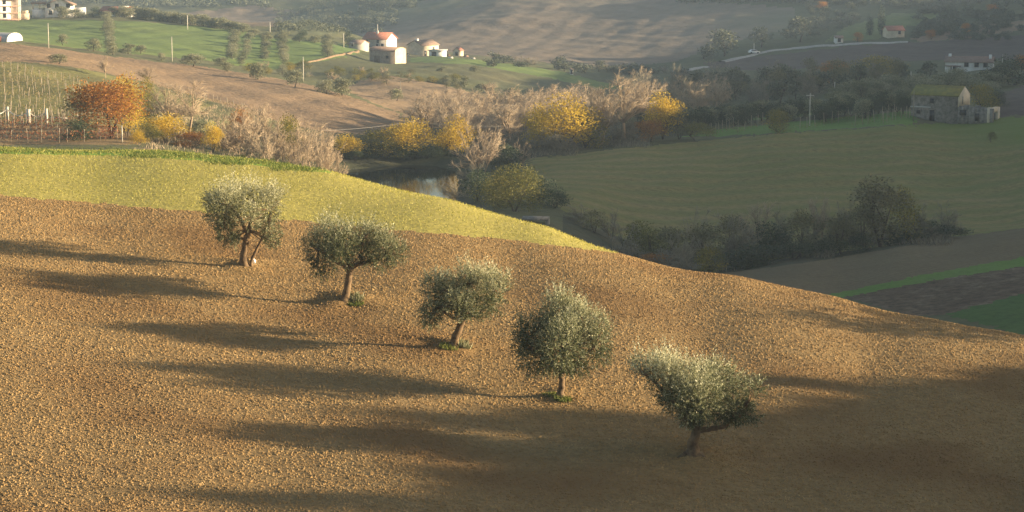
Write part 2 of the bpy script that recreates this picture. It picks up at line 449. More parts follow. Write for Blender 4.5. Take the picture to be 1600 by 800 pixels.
# the near hill ends where its far side meets the valley
hill_end = np.interp(fu, [-.6, -.25, -.08, .05, .12, .22, .3], [225, 225, 212, 190, 178, 166, 158])
reg[(fr < hill_end)] = 0
for k, (nm, mt, poly) in enumerate(REG):
    if poly is None: continue
    lo, hi = poly.min(0) - 3, poly.max(0) + 3
    bx = (qx > lo[0]) & (qx < hi[0]) & (qy > lo[1]) & (qy < hi[1])
    ins = np.zeros(fx.shape, bool); ins[bx] = in_poly(poly, qx[bx], qy[bx])
    reg[ins] = k
# banks of the pond and the wooded bottom of the valley
sc = (poly_dist(pond_poly, fx, fy) < 12) & (reg == -1); reg[sc] = -2
gul = H([(880, 335), (1000, 385), (1150, 412), (1300, 396), (1430, 378), (1500, 368), (1420, 384), (1250, 412), (1120, 428), (980, 440), (880, 400)], 226)
ins = in_poly(gul, fx, fy); reg[ins] = -2
river = H([(640, 205), (900, 185), (1100, 206), (1050, 215), (830, 247), (760, 262), (560, 262), (500, 240), (330, 235), (250, 205)], 290)
ins = in_poly(river, fx, fy) & (reg == -1); reg[ins] = -2
nr, nc = GX.shape
VV = np.stack([GX, GY, GZ], -1).reshape(-1, 3)
ii, jj = np.mgrid[0:nr - 1, 0:nc - 1]
QQ = np.stack([ii * nc + jj, ii * nc + jj + 1, (ii + 1) * nc + jj + 1, (ii + 1) * nc + jj], -1)
# normals of the whole sheet, so that neighbouring fields shade as one surface
def sub_sheet(name, mask, mat):
    q = QQ[mask]; used, inv = np.unique(q.ravel(), return_inverse=True)
    o = link(name, mesh_np(name, VV[used], quads=inv.reshape(-1, 4)), mat)
    return tag(o, kind='structure')
names_kind = {}
for k in [-2, -1] + list(range(len(REG))):
    mask = reg == k
    if not mask.any(): continue
    nm, mt = ('hillside', 'hill') if k == -1 else ('valley_floor', 'scrub') if k == -2 else ('ploughed_field' if k == 0 else REG[k][0], REG[k][1])
    sub_sheet(nm, mask, M[mt])

# ------------------------------------------------------------------ pond
m, nt, b = new_mat('pond_water')
b.inputs['Base Color'].default_value = (.012, .018, .014, 1); b.inputs['Roughness'].default_value = .04
b.inputs['IOR'].default_value = 1.33; b.inputs['Specular IOR Level'].default_value = .6
bp = N(nt, 'ShaderNodeBump'); bp.inputs['Distance'].default_value = .012
nt.links.new(noise(nt, mapped(nt, 0, (1, .5, 1)), 1.5, 3), bp.inputs['Height']); nt.links.new(bp.outputs[0], b.inputs['Normal'])
M['water'] = m
cx, cy = pond_poly.mean(0)
pv = [(cx + (x - cx) * 1.14, cy + (y - cy) * 1.14, POND_Z) for x, y in pond_poly]
me = bpy.data.meshes.new('pond_water'); me.from_pydata(pv, [], [list(range(len(pv)))[::-1]]); me.update()
tag(link('pond_water', me, M['water']), kind='structure')

# ------------------------------------------------------------------ clods on the ploughed hill: scattered by geometry nodes (nobody could count them)
def clod_mesh(seed):
    import bmesh
    bm = bmesh.new(); bmesh.ops.create_icosphere(bm, subdivisions=1, radius=1.0)
    r = random.Random(seed)
    for v in bm.verts: v.co *= r.uniform(.55, 1.15); v.co.z *= .75
    me = bpy.data.meshes.new('clod'); bm.to_mesh(me); bm.free(); me.materials.append(M['clod'])
    return me
clods = [bpy.data.objects.new('clod', clod_mesh(i)) for i in range(5)]   # sources only, never linked to the scene
def scatter(name, base_me, sources, density, smin, smax_, seed, kind_label, dens_noise=True, power=2.2):
    o = link(name, base_me); tag(o, kind='stuff')
    ng = bpy.data.node_groups.new(name, 'GeometryNodeTree')
    ng.interface.new_socket('Geometry', in_out='INPUT', socket_type='NodeSocketGeometry')
    ng.interface.new_socket('Geometry', in_out='OUTPUT', socket_type='NodeSocketGeometry')
    gi, go = ng.nodes.new('NodeGroupInput'), ng.nodes.new('NodeGroupOutput')
    dp = ng.nodes.new('GeometryNodeDistributePointsOnFaces'); dp.inputs['Density'].default_value = density; dp.inputs['Seed'].default_value = seed
    L = ng.links.new
    L(gi.outputs[0], dp.inputs['Mesh'])
    ip = ng.nodes.new('GeometryNodeInstanceOnPoints'); L(dp.outputs['Points'], ip.inputs['Points'])
    gj = ng.nodes.new('GeometryNodeGeometryToInstance')
    for s in sources:
        oi = ng.nodes.new('GeometryNodeObjectInfo'); oi.inputs['Object'].default_value = s
        L(oi.outputs['Geometry'], gj.inputs[0])
    L(gj.outputs[0], ip.inputs['Instance']); ip.inputs['Pick Instance'].default_value = True
    rr = ng.nodes.new('FunctionNodeRandomValue'); rr.data_type = 'FLOAT_VECTOR'
    rr.inputs[0].default_value = (0, 0, 0) if kind_label != 'upright' else (-.25, -.25, 0)
    rr.inputs[1].default_value = (6.28, 6.28, 6.28) if kind_label != 'upright' else (.25, .25, 6.28)
    L(rr.outputs[0], ip.inputs['Rotation'])
    rs = ng.nodes.new('FunctionNodeRandomValue'); rs.data_type = 'FLOAT'; rs.inputs['Seed'].default_value = 5
    pw = ng.nodes.new('ShaderNodeMath'); pw.operation = 'POWER'; pw.inputs[1].default_value = power
    mr = ng.nodes.new('ShaderNodeMapRange'); mr.inputs['To Min'].default_value = smin; mr.inputs['To Max'].default_value = smax_
    L(rs.outputs[1], pw.inputs[0]); L(pw.outputs[0], mr.inputs['Value']); L(mr.outputs[0], ip.inputs['Scale'])
    L(ip.outputs[0], go.inputs[0])
    md = o.modifiers.new('scatter', 'NODES'); md.node_group = ng
    return o
def base_patch(mask, step=1):
    q = QQ[mask]; used, inv = np.unique(q.ravel(), return_inverse=True)
    return mesh_np('scatter_base', VV[used], quads=inv.reshape(-1, 4))
CLOD_DENSITY = 130
# sprouting wheat in drilled rows: thousands of small tufts
def wheat():
    g = np.random.default_rng(8); out = []
    poly = np.vstack([border, far_edge])
    lo, hi = poly.min(0), poly.max(0); lo[0] = max(lo[0], -56)
    ang = R(-9); ca, sa = math.cos(ang), math.sin(ang); P_ = []
    for k in np.arange(-40, 150, .62):
        t = np.arange(-90, 60, .24); t = t + g.uniform(-.1, .1, len(t))
        P_.append(np.stack([t * ca - k * sa, 110 + t * sa + k * ca + g.normal(0, .05, len(t))], 1))
    p = np.vstack(P_); r = np.hypot(p[:, 0], p[:, 1]); a = np.arctan2(p[:, 0], p[:, 1])
    p = p[in_poly(poly, p[:, 0], p[:, 1]) & (np.abs(a) < .245) & (r < 184)]
    p = p[g.uniform(0, 1, len(p)) < .72 + .28 * smooth_noise(p[:, 0], p[:, 1], 6, 77, 2)]
    z = np.array([zat(x, y) for x, y in p]); n = len(p); q = np.column_stack([p, z - .02]); V = []; A = []
    for j in range(3):
        d = np.stack([g.normal(0, .45, n), g.normal(0, .45, n), np.ones(n)], 1); h = g.uniform(.07, .17, (n, 1)); sd_ = np.stack([g.normal(0, 1, n), g.normal(0, 1, n), np.zeros(n)], 1); sd_ /= np.linalg.norm(sd_, axis=1, keepdims=True)
        o = np.stack([g.normal(0, .05, n), g.normal(0, .05, n), np.zeros(n)], 1)
        V.append(np.stack([q + o - sd_ * .03, q + o + sd_ * .03, q + o + d * h], 1)); A.append(np.repeat(np.clip(g.normal(.5, .25, n), 0, 1), 3))
    V = np.concatenate(V).reshape(-1, 3)
    o = link('wheat_sprouts', mesh_np('wheat_sprouts', V, None, np.arange(len(V)).reshape(-1, 3), True, np.concatenate(A)), leaf_mat('wheat_blade', [(0, (.20, .20, .035)), (.5, (.40, .375, .085)), (1, (.60, .52, .17))], .35))
    tag(o, kind='stuff')
wheat()
vis = (reg == 0) & (fr > 76) & (np.abs(fu) < .236) & (fr < 190)
scatter('soil_clods', base_patch(vis), clods, CLOD_DENSITY, .015, .082, 3, 'any', True, 3.4)

# ------------------------------------------------------------------ growing things: generators
def unit(a): return a / np.maximum(np.linalg.norm(a, axis=-1, keepdims=True), 1e-9)
def rdir(n, g=rng): return unit(g.normal(size=(n, 3)))

class Geo:
    """collects quads and triangles with a tint per vertex"""
    def __init__(s): s.v, s.q, s.t, s.a, s.n = [], [], [], [], 0
    def add(s, v, q=None, t=None, a=0.5):
        v = np.asarray(v, float).reshape(-1, 3)
        if q is not None and len(q): s.q.append(np.asarray(q) + s.n)
        if t is not None and len(t): s.t.append(np.asarray(t) + s.n)
        s.a.append(np.full(len(v), a) if np.isscalar(a) else np.asarray(a)); s.v.append(v); s.n += len(v)
    def leaves(s, p, d, l, w, a):
        n = len(p); side = unit(np.cross(d, rdir(n)))
        l = np.broadcast_to(np.asarray(l, float), (n,))[:, None]; w = np.broadcast_to(np.asarray(w, float), (n,))[:, None]
        v = np.stack([p, p + d * l * .45 + side * w * .5, p + d * l, p + d * l * .45 - side * w * .5], 1).reshape(-1, 3)
        s.add(v, q=np.arange(n * 4).reshape(-1, 4), a=np.repeat(np.broadcast_to(a, (n,)), 4))
    def tube(s, pts, rad, sides=6, a=.5, gnarl=0.0):
        pts = np.asarray(pts, float); n = len(pts); rad = np.broadcast_to(np.asarray(rad, float), (n,))
        tng = unit(np.gradient(pts, axis=0)); ref = np.array([.31, .95, .1])
        e1 = unit(np.cross(tng, ref)); e2 = np.cross(tng, e1)
        th = np.arange(sides) / sides * 2 * math.pi
        rr = rad[:, None] * (1 + gnarl * rng.uniform(-1, 1, (n, sides)))
        v = pts[:, None] + rr[..., None] * (np.cos(th)[:, None] * e1[:, None] + np.sin(th)[:, None] * e2[:, None])
        i, j = np.mgrid[0:n - 1, 0:sides]; j2 = (j + 1) % sides
        q = np.stack([i * sides + j, i * sides + j2, (i + 1) * sides + j2, (i + 1) * sides + j], -1).reshape(-1, 4)
        v = np.vstack([v.reshape(-1, 3), pts[-1:], pts[:1]])
        k = np.arange(sides); top = (n - 1) * sides
        t = np.vstack([np.stack([top + k, top + (k + 1) % sides, np.full(sides, n * sides)], 1), np.stack([(k + 1) % sides, k, np.full(sides, n * sides + 1)], 1)])
        s.add(v, q, t, a)
    def mesh(s, name, smooth=True):
        return mesh_np(name, np.vstack(s.v), np.vstack(s.q) if s.q else None, np.vstack(s.t) if s.t else None, smooth, np.concatenate(s.a))

def bezier(p0, p1, p2, n=6):
    t = np.linspace(0, 1, n)[:, None]
    return (1 - t) ** 2 * np.asarray(p0, float) + 2 * t * (1 - t) * np.asarray(p1, float) + t * t * np.asarray(p2, float)

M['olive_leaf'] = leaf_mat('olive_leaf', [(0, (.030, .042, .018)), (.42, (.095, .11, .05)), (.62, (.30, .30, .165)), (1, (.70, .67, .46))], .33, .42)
M['olive_far'] = leaf_mat('olive_leaf_far', [(0, (.09, .105, .055)), (.5, (.20, .205, .115)), (1, (.40, .38, .25))], .25, .6)
M['bark'] = solid_mat('olive_bark', (.20, .135, .075), (.09, .06, .036), 3.0, .95, .03)
M['bark_dark'] = solid_mat('dark_bark', (.10, .075, .05), (.05, .038, .026), 2.0, .95)
M['twig'] = leaf_mat('bare_twig', [(0, (.19, .14, .095)), (.5, (.33, .25, .17)), (1, (.50, .40, .27))], 0, .8)
M['twig_grey'] = leaf_mat('grey_twig', [(0, (.12, .11, .08)), (.5, (.20, .178, .125)), (1, (.30, .26, .18))], 0, .8)
M['yellow'] = leaf_mat('yellow_leaf', [(0, (.16, .13, .03)), (.4, (.42, .29, .03)), (.8, (.62, .43, .04)), (1, (.68, .50, .08))], .45)
M['yellowgreen'] = leaf_mat('yellow_green_leaf', [(0, (.07, .085, .02)), (.45, (.19, .17, .03)), (.8, (.42, .31, .04)), (1, (.55, .40, .05))], .4)
M['orange'] = leaf_mat('rust_leaf', [(0, (.13, .075, .03)), (.4, (.30, .13, .035)), (.75, (.48, .21, .04)), (1, (.56, .34, .05))], .4)
M['red'] = leaf_mat('red_vine_leaf', [(0, (.16, .07, .035)), (.5, (.34, .12, .06)), (1, (.42, .24, .09))], .35)
M['darkgreen'] = leaf_mat('dark_green_leaf', [(0, (.022, .036, .018)), (.5, (.052, .074, .034)), (1, (.095, .118, .056))], .25)
M['midgreen'] = leaf_mat('mid_green_leaf', [(0, (.062, .075, .02)), (.5, (.135, .138, .032)), (1, (.26, .22, .05))], .3)
M['olivebrown'] = leaf_mat('olive_brown_leaf', [(0, (.08, .08, .04)), (.5, (.16, .15, .072)), (1, (.26, .225, .10))], .3)
M['vineleaf'] = leaf_mat('vine_leaf', [(0, (.16, .13, .05)), (.5, (.24, .19, .07)), (1, (.34, .24, .09))], .3)
M['greytree'] = leaf_mat('far_tree_leaf', [(0, (.06, .075, .045)), (.5, (.11, .122, .075)), (1, (.18, .18, .115))], .2)

def sample_clumps(g, clumps, n, shell=.45):
    C = np.array([c[:3] for c in clumps], float); Rr = np.array([c[3:6] for c in clumps], float)
    vol = np.prod(Rr, axis=1) ** .75; k = g.choice(len(C), size=n, p=vol / vol.sum())
    d = rdir(n, g); rad = g.uniform(0, 1, n) ** shell
    return C[k] + d * Rr[k] * rad[:, None], d, k

def crown_geo(g, clumps, n, size, seed_tint=.5, spread=.28, up=.2, flat=.5):
    geo = Geo(); p, d, k = sample_clumps(g, clumps, n)
    ct = g.uniform(-.22, .22, len(clumps))
    dirs = unit(d * .8 + rdir(n, g) * .8 + np.array([0, 0, up]))
    a = np.clip(seed_tint + ct[k] + g.normal(0, spread * .6, n), 0, 1)
    geo.leaves(p, dirs, size * g.uniform(.6, 1.4, n), size * flat * g.uniform(.7, 1.3, n), a)
    return geo

def ball_clumps(g, n, w, h, z0, top=1.0, jit=.25):
    """clumps filling an uneven dome w wide, from z0 to z0+h"""
    out = []
    for i in range(n):
        t = g.uniform(0, 1) ** .8; a = g.uniform(0, 2 * math.pi)
        prof = math.sin(math.pi * min(1, .18 + t * .80)) ** .6
        rr = w / 2 * prof * math.sqrt(g.uniform(.1, 1)) * .72
        s = g.uniform(.16, .30) * min(w, h * 1.3)
        out.append((rr * math.cos(a), rr * math.sin(a), z0 + h * (.12 + .76 * t), s, s, s * g.uniform(.6, .95)))
    return out

def leafy_parts(seed, w, h, z0, n, size, tint=.5, clumps=14, trunks=1, rad=.16):
    """trunk and crown meshes of a broad-leaved tree, about h tall"""
    g = np.random.default_rng(seed); cl = ball_clumps(g, clumps, w, h - z0, z0)
    cg = crown_geo(g, cl, n, size, tint)
    tg = Geo()
    for t in range(trunks):
        b = np.array([g.normal(0, .03), g.normal(0, .03), -.4]); o_ = g.normal(0, .14 * w if trunks > 1 else .02, 2)
        fork = np.array([o_[0] + g.normal(0, .05 * w), o_[1], z0 + .25 * (h - z0)])
        tg.tube(bezier(b, (b[0], b[1], z0 * .7), fork, 6), np.linspace(rad, rad * .6, 6), 6)
        for c in g.permutation(len(cl))[:6 if trunks == 1 else 3]:
            q = np.array(cl[c][:3]); tg.tube(bezier(fork, (fork + q) / 2 + np.array([0, 0, -.2]), q, 5), np.linspace(rad * .5, rad * .14, 5), 4)
    return tg, cg

def bare_parts(seed, h, w, fork=.28, n1=13, n2=9, n3=9, stems=1, rad=.16, twig=.015, droop=0.0):
    """a leafless tree: limbs run from the fork to a rounded crown, carrying branches and fine twigs. returns limbs and twigs"""
    g = np.random.default_rng(seed); tg, cg = Geo(), Geo(); fz = h * fork
    bases = [np.array([0, 0, -.3])] if stems == 1 else [np.array([g.normal(0, .06 * w), g.normal(0, .06 * w), -.3]) for _ in range(stems)]
    P0, D0, L0 = [], [], []
    for bi, b in enumerate(bases):
        f = b * np.array([1.6, 1.6, 0]) + np.array([g.normal(0, .04 * w), g.normal(0, .04 * w), fz * g.uniform(.8, 1.2)])
        tg.tube(bezier(b, (b + f) / 2 + g.normal(0, .05, 3), f, 5), np.linspace(rad, rad * .7, 5), 6, g.uniform(.3, .6))
        for i in range(max(2, n1 // stems)):
            az = g.uniform(0, 2 * math.pi); el = math.acos(g.uniform(-.05, 1)); k = g.uniform(.72, 1.02)
            e = np.array([w / 2 * math.sin(el) * math.cos(az), w / 2 * math.sin(el) * math.sin(az), fz + (h - fz) * (.12 + .86 * math.cos(el) * k)])
            e[:2] = e[:2] * k + f[:2] * .5
            mid = f + (e - f) * .45 + np.array([0, 0, .10 * h]) * g.uniform(.2, 1.0); limb = bezier(f, mid, e, 8) + g.normal(0, .05, (8, 3)) * np.linspace(0, 1, 8)[:, None]
            r1 = rad * g.uniform(.38, .6); tg.tube(limb, np.linspace(r1, .018, 8), 4, g.uniform(.35, .7))
            for j in range(n2):
                t = g.uniform(.18, 1.0); x = t * 7; m = min(int(x), 6); p = limb[m] + (limb[m + 1] - limb[m]) * (x - m); td = unit(limb[m + 1] - limb[m])
                d = unit(td * .9 + rdir(1, g)[0] * .9 + np.array([0, 0, .28])); ln = h * g.uniform(.09, .20) * (1.15 - .5 * t)
                q = bezier(p, p + d * ln * .5, p + d * ln + np.array([0, 0, .18 * ln]) + g.normal(0, .05 * ln, 3), 4); tg.tube(q, np.linspace(.03, .012, 4), 3, g.uniform(.4, .8))
                for z in range(n3):
                    t2 = g.uniform(.15, 1) * 3; m2 = min(int(t2), 2); P0.append(q[m2] + (q[m2 + 1] - q[m2]) * (t2 - m2))
                    D0.append(unit(d + rdir(1, g)[0] * 1.0 + np.array([0, 0, .18]))); L0.append(h * g.uniform(.045, .11))
    P0, D0, L0 = np.array(P0), np.array(D0), np.array(L0)[:, None]; n = len(P0)
    s1 = unit(np.cross(D0, rdir(n, g))); s2 = np.cross(s1, D0)
    V = np.stack([P0 + s1 * twig, P0 - s1 * twig * .5 + s2 * twig * .87, P0 - s1 * twig * .5 - s2 * twig * .87, P0 + D0 * L0 + g.normal(0, .03, (n, 3))], 1).reshape(-1, 3)
    k4 = np.arange(n)[:, None] * 4; T = np.concatenate([k4 + np.array([0, 1, 3]), k4 + np.array([1, 2, 3]), k4 + np.array([2, 0, 3])])
    cg.add(V, t=T, a=np.repeat(np.clip(g.normal(.6, .2, n), 0, 1), 4))
    return tg, cg

PROTO = {}
class Kind:
    """a kind of tree: shared meshes and its own height, width"""
    def __init__(s, key, tg, cg, tm, cm):
        s.trunk = tg.mesh(key + '_trunk') if tg and tg.n else None; s.crown = cg.mesh(key + '_crown')
        if s.trunk: s.trunk.materials.append(tm)
        s.crown.materials.append(cm)
        v = np.vstack(cg.v); s.h = float(np.quantile(v[:, 2], .995)); s.w = float(np.quantile(v[:, 0], .98) - np.quantile(v[:, 0], .02))
        PROTO.setdefault(key, []).append(s)

def stand(name, key, pos, h, label, cat='tree', group=None, w=None, variant=None, rz=None, whole=True):
    """put one tree of a kind on the ground: an Empty with trunk and crown as parts"""
    ks = PROTO[key]; k = ks[random.randrange(len(ks)) if variant is None else variant % len(ks)]
    s = h / k.h; sw = s if w is None else w / k.w
    r = random.uniform(0, 6.28) if rz is None else rz
    if whole:
        e = empty(name, pos, r); e.scale = (sw, sw, s)
        if k.trunk: link('trunk', k.trunk, None, e)
        link('crown', k.crown, None, e)
    else:
        e = link(name, k.crown); e.location = pos; e.rotation_euler = (0, 0, r); e.scale = (sw, sw, s)
    tag(e, label, cat, group)
    return e

def ground(u, r):
    x, y = wpt(u, r); return Vector((x, y, zat(x, y)))
def px(q): return math.hypot(q.x, q.y) / F     # metres per picture pixel at that distance

# kinds (several individuals of each; copies share these meshes)
for i in range(6): Kind('bare', *bare_parts(100 + i, 9, (6.5, 5.0, 7.5)[i % 3], (.30, .22, .34)[i % 3], (14, 12, 16)[i % 3], 11, 13, (1, 1, 2)[i % 3]), M['twig'], M['twig'])
for i in range(6): Kind('barebush', *bare_parts(120 + i, 6, (5.0, 4.0, 6.0)[i % 3], .06, (18, 15, 21)[i % 3], 9, 11, 3, .06, .013), M['twig'], M['twig'])
for i in range(5): Kind('greybare', *bare_parts(140 + i, 8, (5.5, 4.5, 6.5)[i % 3], .12, 15, 9, 9, 2, .11, .02), M['twig_grey'], M['twig_grey'])
for i in range(3): Kind('yellow', *leafy_parts(200 + i, 7, 6.5, .6, 4200, .25, .64, 20, 3, .12), M['bark_dark'], M['yellow'])
for i in range(3): Kind('yellowgreen', *leafy_parts(210 + i, 7, 6, .5, 4200, .24, .5, 20, 3, .12), M['bark_dark'], M['yellowgreen'])
for i in range(2): Kind('orange', *leafy_parts(220 + i, 8, 8, .6, 6500, .25, .55, 26, 2, .18), M['bark_dark'], M['orange'])
for i in range(4): Kind('darkgreen', *leafy_parts(230 + i, 6, 5, .4, 2600, .28, .5, 14, 2, .12), M['bark_dark'], M['darkgreen'])
for i in range(3): Kind('midgreen', *leafy_parts(240 + i, 6.5, 5.5, .4, 3000, .26, .5, 16, 2, .12), M['bark_dark'], M['midgreen'])
Kind('roundbush', *leafy_parts(300, 7, 5.6, .2, 8500, .19, .5, 34, 2, .12), M['bark_dark'], M['midgreen'])
for i in range(4): Kind('olivebrown', *leafy_parts(250 + i, 5, 7, .8, 2200, .26, .5, 16, 2, .12), M['bark_dark'], M['olivebrown'])
for i in range(4): Kind('olive', *leafy_parts(260 + i, 4.6, 4.4, .5, 2000, .30, .55, 13, 1, .16), M['bark_dark'], M['olive_far'])
for i in range(4): Kind('fartree', *leafy_parts(270 + i, 6, 7, .5, 900, .6, .5, 10, 1, .2), M['bark_dark'], M['greytree'])
for i in range(2): Kind('farolive', *leafy_parts(280 + i, 4.6, 4.2, .5, 420, .6, .5, 8, 1, .2), M['bark_dark'], M['greytree'])
def cypress(seed):
    g = np.random.default_rng(seed); cl = []
    for t in np.linspace(.06, .97, 12): w = 1.1 * math.sin(math.pi * (t ** .8)) ** .6 + .15; cl.append((0, 0, t * 14, w, w, 1.0))
    tg = Geo(); tg.tube([(0, 0, -.4), (0, 0, 4)], [.2, .12], 5)
    return tg, crown_geo(g, cl, 1100, .5, .4, .25, .8)
Kind('cypress', *cypress(3), M['bark_dark'], M['darkgreen'])

# ------------------------------------------------------------------ the five olive trees on the ploughed slope
def olive_tree(base, dist, limbs, clumps, seed, label, leafn=1500, shoot=1.0, roots=()):
    """limbs, clumps: offsets from the foot of the trunk, in picture pixels at that distance (x right, z up)"""
    g = np.random.default_rng(seed); s = dist / F
    e = empty('olive_tree', base); tag(e, label, 'olive tree', 'olive trees in a row on the ploughed slope')
    tg = Geo()
    for pts, rad in limbs:
        P3 = np.array([(p[0] * s, (p[2] if len(p) > 2 else 0) * s, p[1] * s) for p in pts])
        t = np.linspace(0, 1, len(P3)); tt = np.linspace(0, 1, (len(P3) - 1) * 4 + 1)
        PP = np.stack([np.interp(tt, t, P3[:, k]) for k in range(3)], 1)
        PP[1:-1] += g.normal(0, .02, (len(PP) - 2, 3))
        rr = np.interp(tt, np.linspace(0, 1, len(rad)), rad)
        tg.tube(PP, rr, 9, .5, .14)
    C = []
    for c in clumps:
        x, z, rx, rz = [q * s for q in c[:4]]
        ym = (c[4] * s if len(c) > 4 else g.uniform(-.45, .45) * 2.4)
        C.append((x, ym, z, rx * .84, max(rx, rz) * 1.12, rz * .84))
    for c in list(C):      # smaller tufts that break up the outline
        for j in range(3):
            dv = rdir(1, g)[0]; dv[2] = abs(dv[2]) * 1.2 - .35; r_ = g.uniform(.26, .44)
            C.append((c[0] + dv[0] * c[3] * 1.05, c[1] + dv[1] * c[4], c[2] + dv[2] * c[5] * 1.1, c[3] * r_, c[4] * r_, c[5] * r_ * 1.2))
    top = max(c[2] + c[5] for c in C)
    # fine limbs from the forks into the foliage
    ends = [np.array([p[0][-1][0] * s, (p[0][-1][2] if len(p[0][-1]) > 2 else 0) * s, p[0][-1][1] * s]) for p in limbs]
    for c in C[:len(clumps)]:
        q = np.array(c[:3]); f = min(ends, key=lambda k: np.linalg.norm(k - q))
        for j in range(4):
            tgt = q + g.normal(0, .5, 3) * np.array(c[3:6])
            tg.tube(bezier(f, (f + tgt) / 2 + g.normal(0, .1, 3), tgt, 6), np.linspace(.042, .012, 6), 4, .5, .1)
    link('trunk', tg.mesh('olive_trunk'), M['bark'], e)
    # foliage: leafy shoots, longer and more upright towards the top
    n = int(leafn * 1.5); p, d, k = sample_clumps(g, C, n, .5)
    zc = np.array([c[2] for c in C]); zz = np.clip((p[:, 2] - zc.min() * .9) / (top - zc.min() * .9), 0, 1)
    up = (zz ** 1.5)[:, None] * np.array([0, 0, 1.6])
    hang = ((1 - zz) * .5)[:, None] * np.array([0, 0, -.5])
    sd_ = unit(d * .8 + rdir(n, g) * .5 + up + hang)
    ln = (.30 + .50 * zz ** 2 * g.uniform(.2, 1.8, n)) * shoot
    geo = Geo(); ct = g.uniform(-.12, .12, len(C))
    m_ = 13
    for j in range(m_):
        f = (j + g.uniform(-.3, .3, n)) / m_
        q = p + sd_ * (ln * f)[:, None] + g.normal(0, .012, (n, 3))
        ld = unit(sd_ * g.uniform(.5, 1.1, (n, 1)) + rdir(n, g) * .75)
        a = np.clip(.26 + .5 * zz ** 1.8 + ct[k] + .16 * f + g.normal(0, .17, n), 0, 1)  # sunlit crown tops painted in: tint grows paler with height
        geo.leaves(q, ld, .105 * g.uniform(.7, 1.35, n), .034 * g.uniform(.8, 1.3, n), a)
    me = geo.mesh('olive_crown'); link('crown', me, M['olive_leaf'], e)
    return e
def foot(u, v): 
    q = hit(u, v, 60); return q, math.hypot(q.x, q.y)
q, d1 = foot(383, 414)
olive_tree(q, d1, [([(0, -8), (-3, 12), (2, 35), (6, 56)], [.36, .22, .17, .13]), ([(8, -6), (11, 10), (22, 32), (38, 62), (42, 88)], [.11, .085, .075, .06, .04]),
    ([(5, 50), (-6, 72), (-18, 92)], [.12, .09, .05]), ([(6, 54), (12, 78, 10), (14, 100, 15)], [.11, .08, .05]), ([(2, 40), (-18, 52, -12), (-30, 66, -15)], [.08, .06, .04])],
    [(-34, 86, 30, 26), (-24, 108, 30, 20), (2, 98, 26, 26, 20), (34, 92, 26, 26), (46, 106, 20, 18), (-26, 55, 19, 26), (-18, 38, 10, 14), (38, 62, 24, 22), (46, 44, 14, 14), (-50, 96, 18, 16), (14, 84, 20, 22, -40), (-38, 70, 20, 20, 50)], 1,
    'olive tree with a forked leaning trunk, farthest up the ploughed slope by the wheat', 1500, .95)
q, d2 = foot(542, 470)
olive_tree(q, d2, [([(-4, -8), (-2, 8), (3, 32), (6, 54)], [.42, .21, .18, .16]), ([(5, 52), (22, 60), (48, 64), (66, 78)], [.14, .11, .08, .05]), ([(6, 52), (0, 74, 10), (-14, 96, 10)], [.13, .09, .05]),
    ([(5, 50), (-16, 66, -15), (-42, 84, -15)], [.11, .08, .05]), ([(20, 60), (24, 84), (30, 104)], [.09, .07, .04])],
    [(-46, 80, 22, 28), (-30, 104, 28, 24), (-6, 98, 30, 26), (30, 98, 32, 26), (62, 88, 28, 26), (78, 72, 18, 18), (-38, 52, 20, 16), (18, 76, 28, 16), (52, 66, 24, 14), (-6, 78, 24, 22, -50), (36, 84, 28, 24, 55), (-20, 76, 24, 22, 55)], 2,
    'flat-topped olive tree with one straight orange-lit trunk, second from the wheat field', 1700, 1.0)
q, d3 = foot(711, 541)
olive_tree(q, d3, [([(-4, -8), (-2, 6), (6, 28), (16, 46)], [.40, .23, .18, .15]), ([(15, 44), (28, 50), (42, 54), (58, 70)], [.12, .10, .07, .05]), ([(15, 45), (6, 64, 10), (-8, 84, 10)], [.12, .08, .05]),
    ([(15, 45), (18, 72), (22, 100)], [.10, .08, .04]), ([(12, 40), (-8, 52, -15), (-28, 66, -20)], [.09, .07, .04])],
    [(-32, 88, 22, 28), (-36, 58, 17, 28), (-8, 84, 26, 28), (14, 106, 20, 24), (44, 100, 26, 26), (66, 98, 20, 24), (28, 66, 34, 20), (62, 66, 20, 18), (-40, 42, 12, 12), (10, 74, 28, 22, -55), (36, 84, 26, 22, 55), (-14, 70, 22, 22, 50)], 3,
    'olive tree with pale feathery top and trunk leaning right, third and middle of the row', 1600, 1.0)
q, d4 = foot(877, 620)
olive_tree(q, d4, [([(0, -6), (-2, 8), (1, 24), (-1, 42)], [.26, .17, .14, .13]), ([(-1, 40), (-20, 60), (-44, 84)], [.10, .08, .04]), ([(-1, 40), (4, 74), (2, 118)], [.11, .08, .04]), ([(-1, 38), (24, 56), (52, 80)], [.10, .08, .04]),
    ([(0, 42), (6, 66, 25), (10, 96, 40)], [.08, .06, .04]), ([(0, 42), (-10, 66, -25), (-14, 96, -40)], [.08, .06, .04])],
    [(-46, 62, 30, 30), (-44, 96, 34, 32), (-6, 118, 36, 40), (36, 106, 38, 38), (54, 74, 30, 32), (0, 64, 42, 28), (-6, 148, 16, 14), (60, 108, 20, 26), (-62, 82, 16, 26), (0, 92, 44, 40, -45), (0, 92, 44, 40, 55), (24, 46, 26, 14)], 4,
    'bushy round olive tree with a thick dark crown, fourth down the row', 2500, 1.0)
q, d5 = foot(1086, 708)
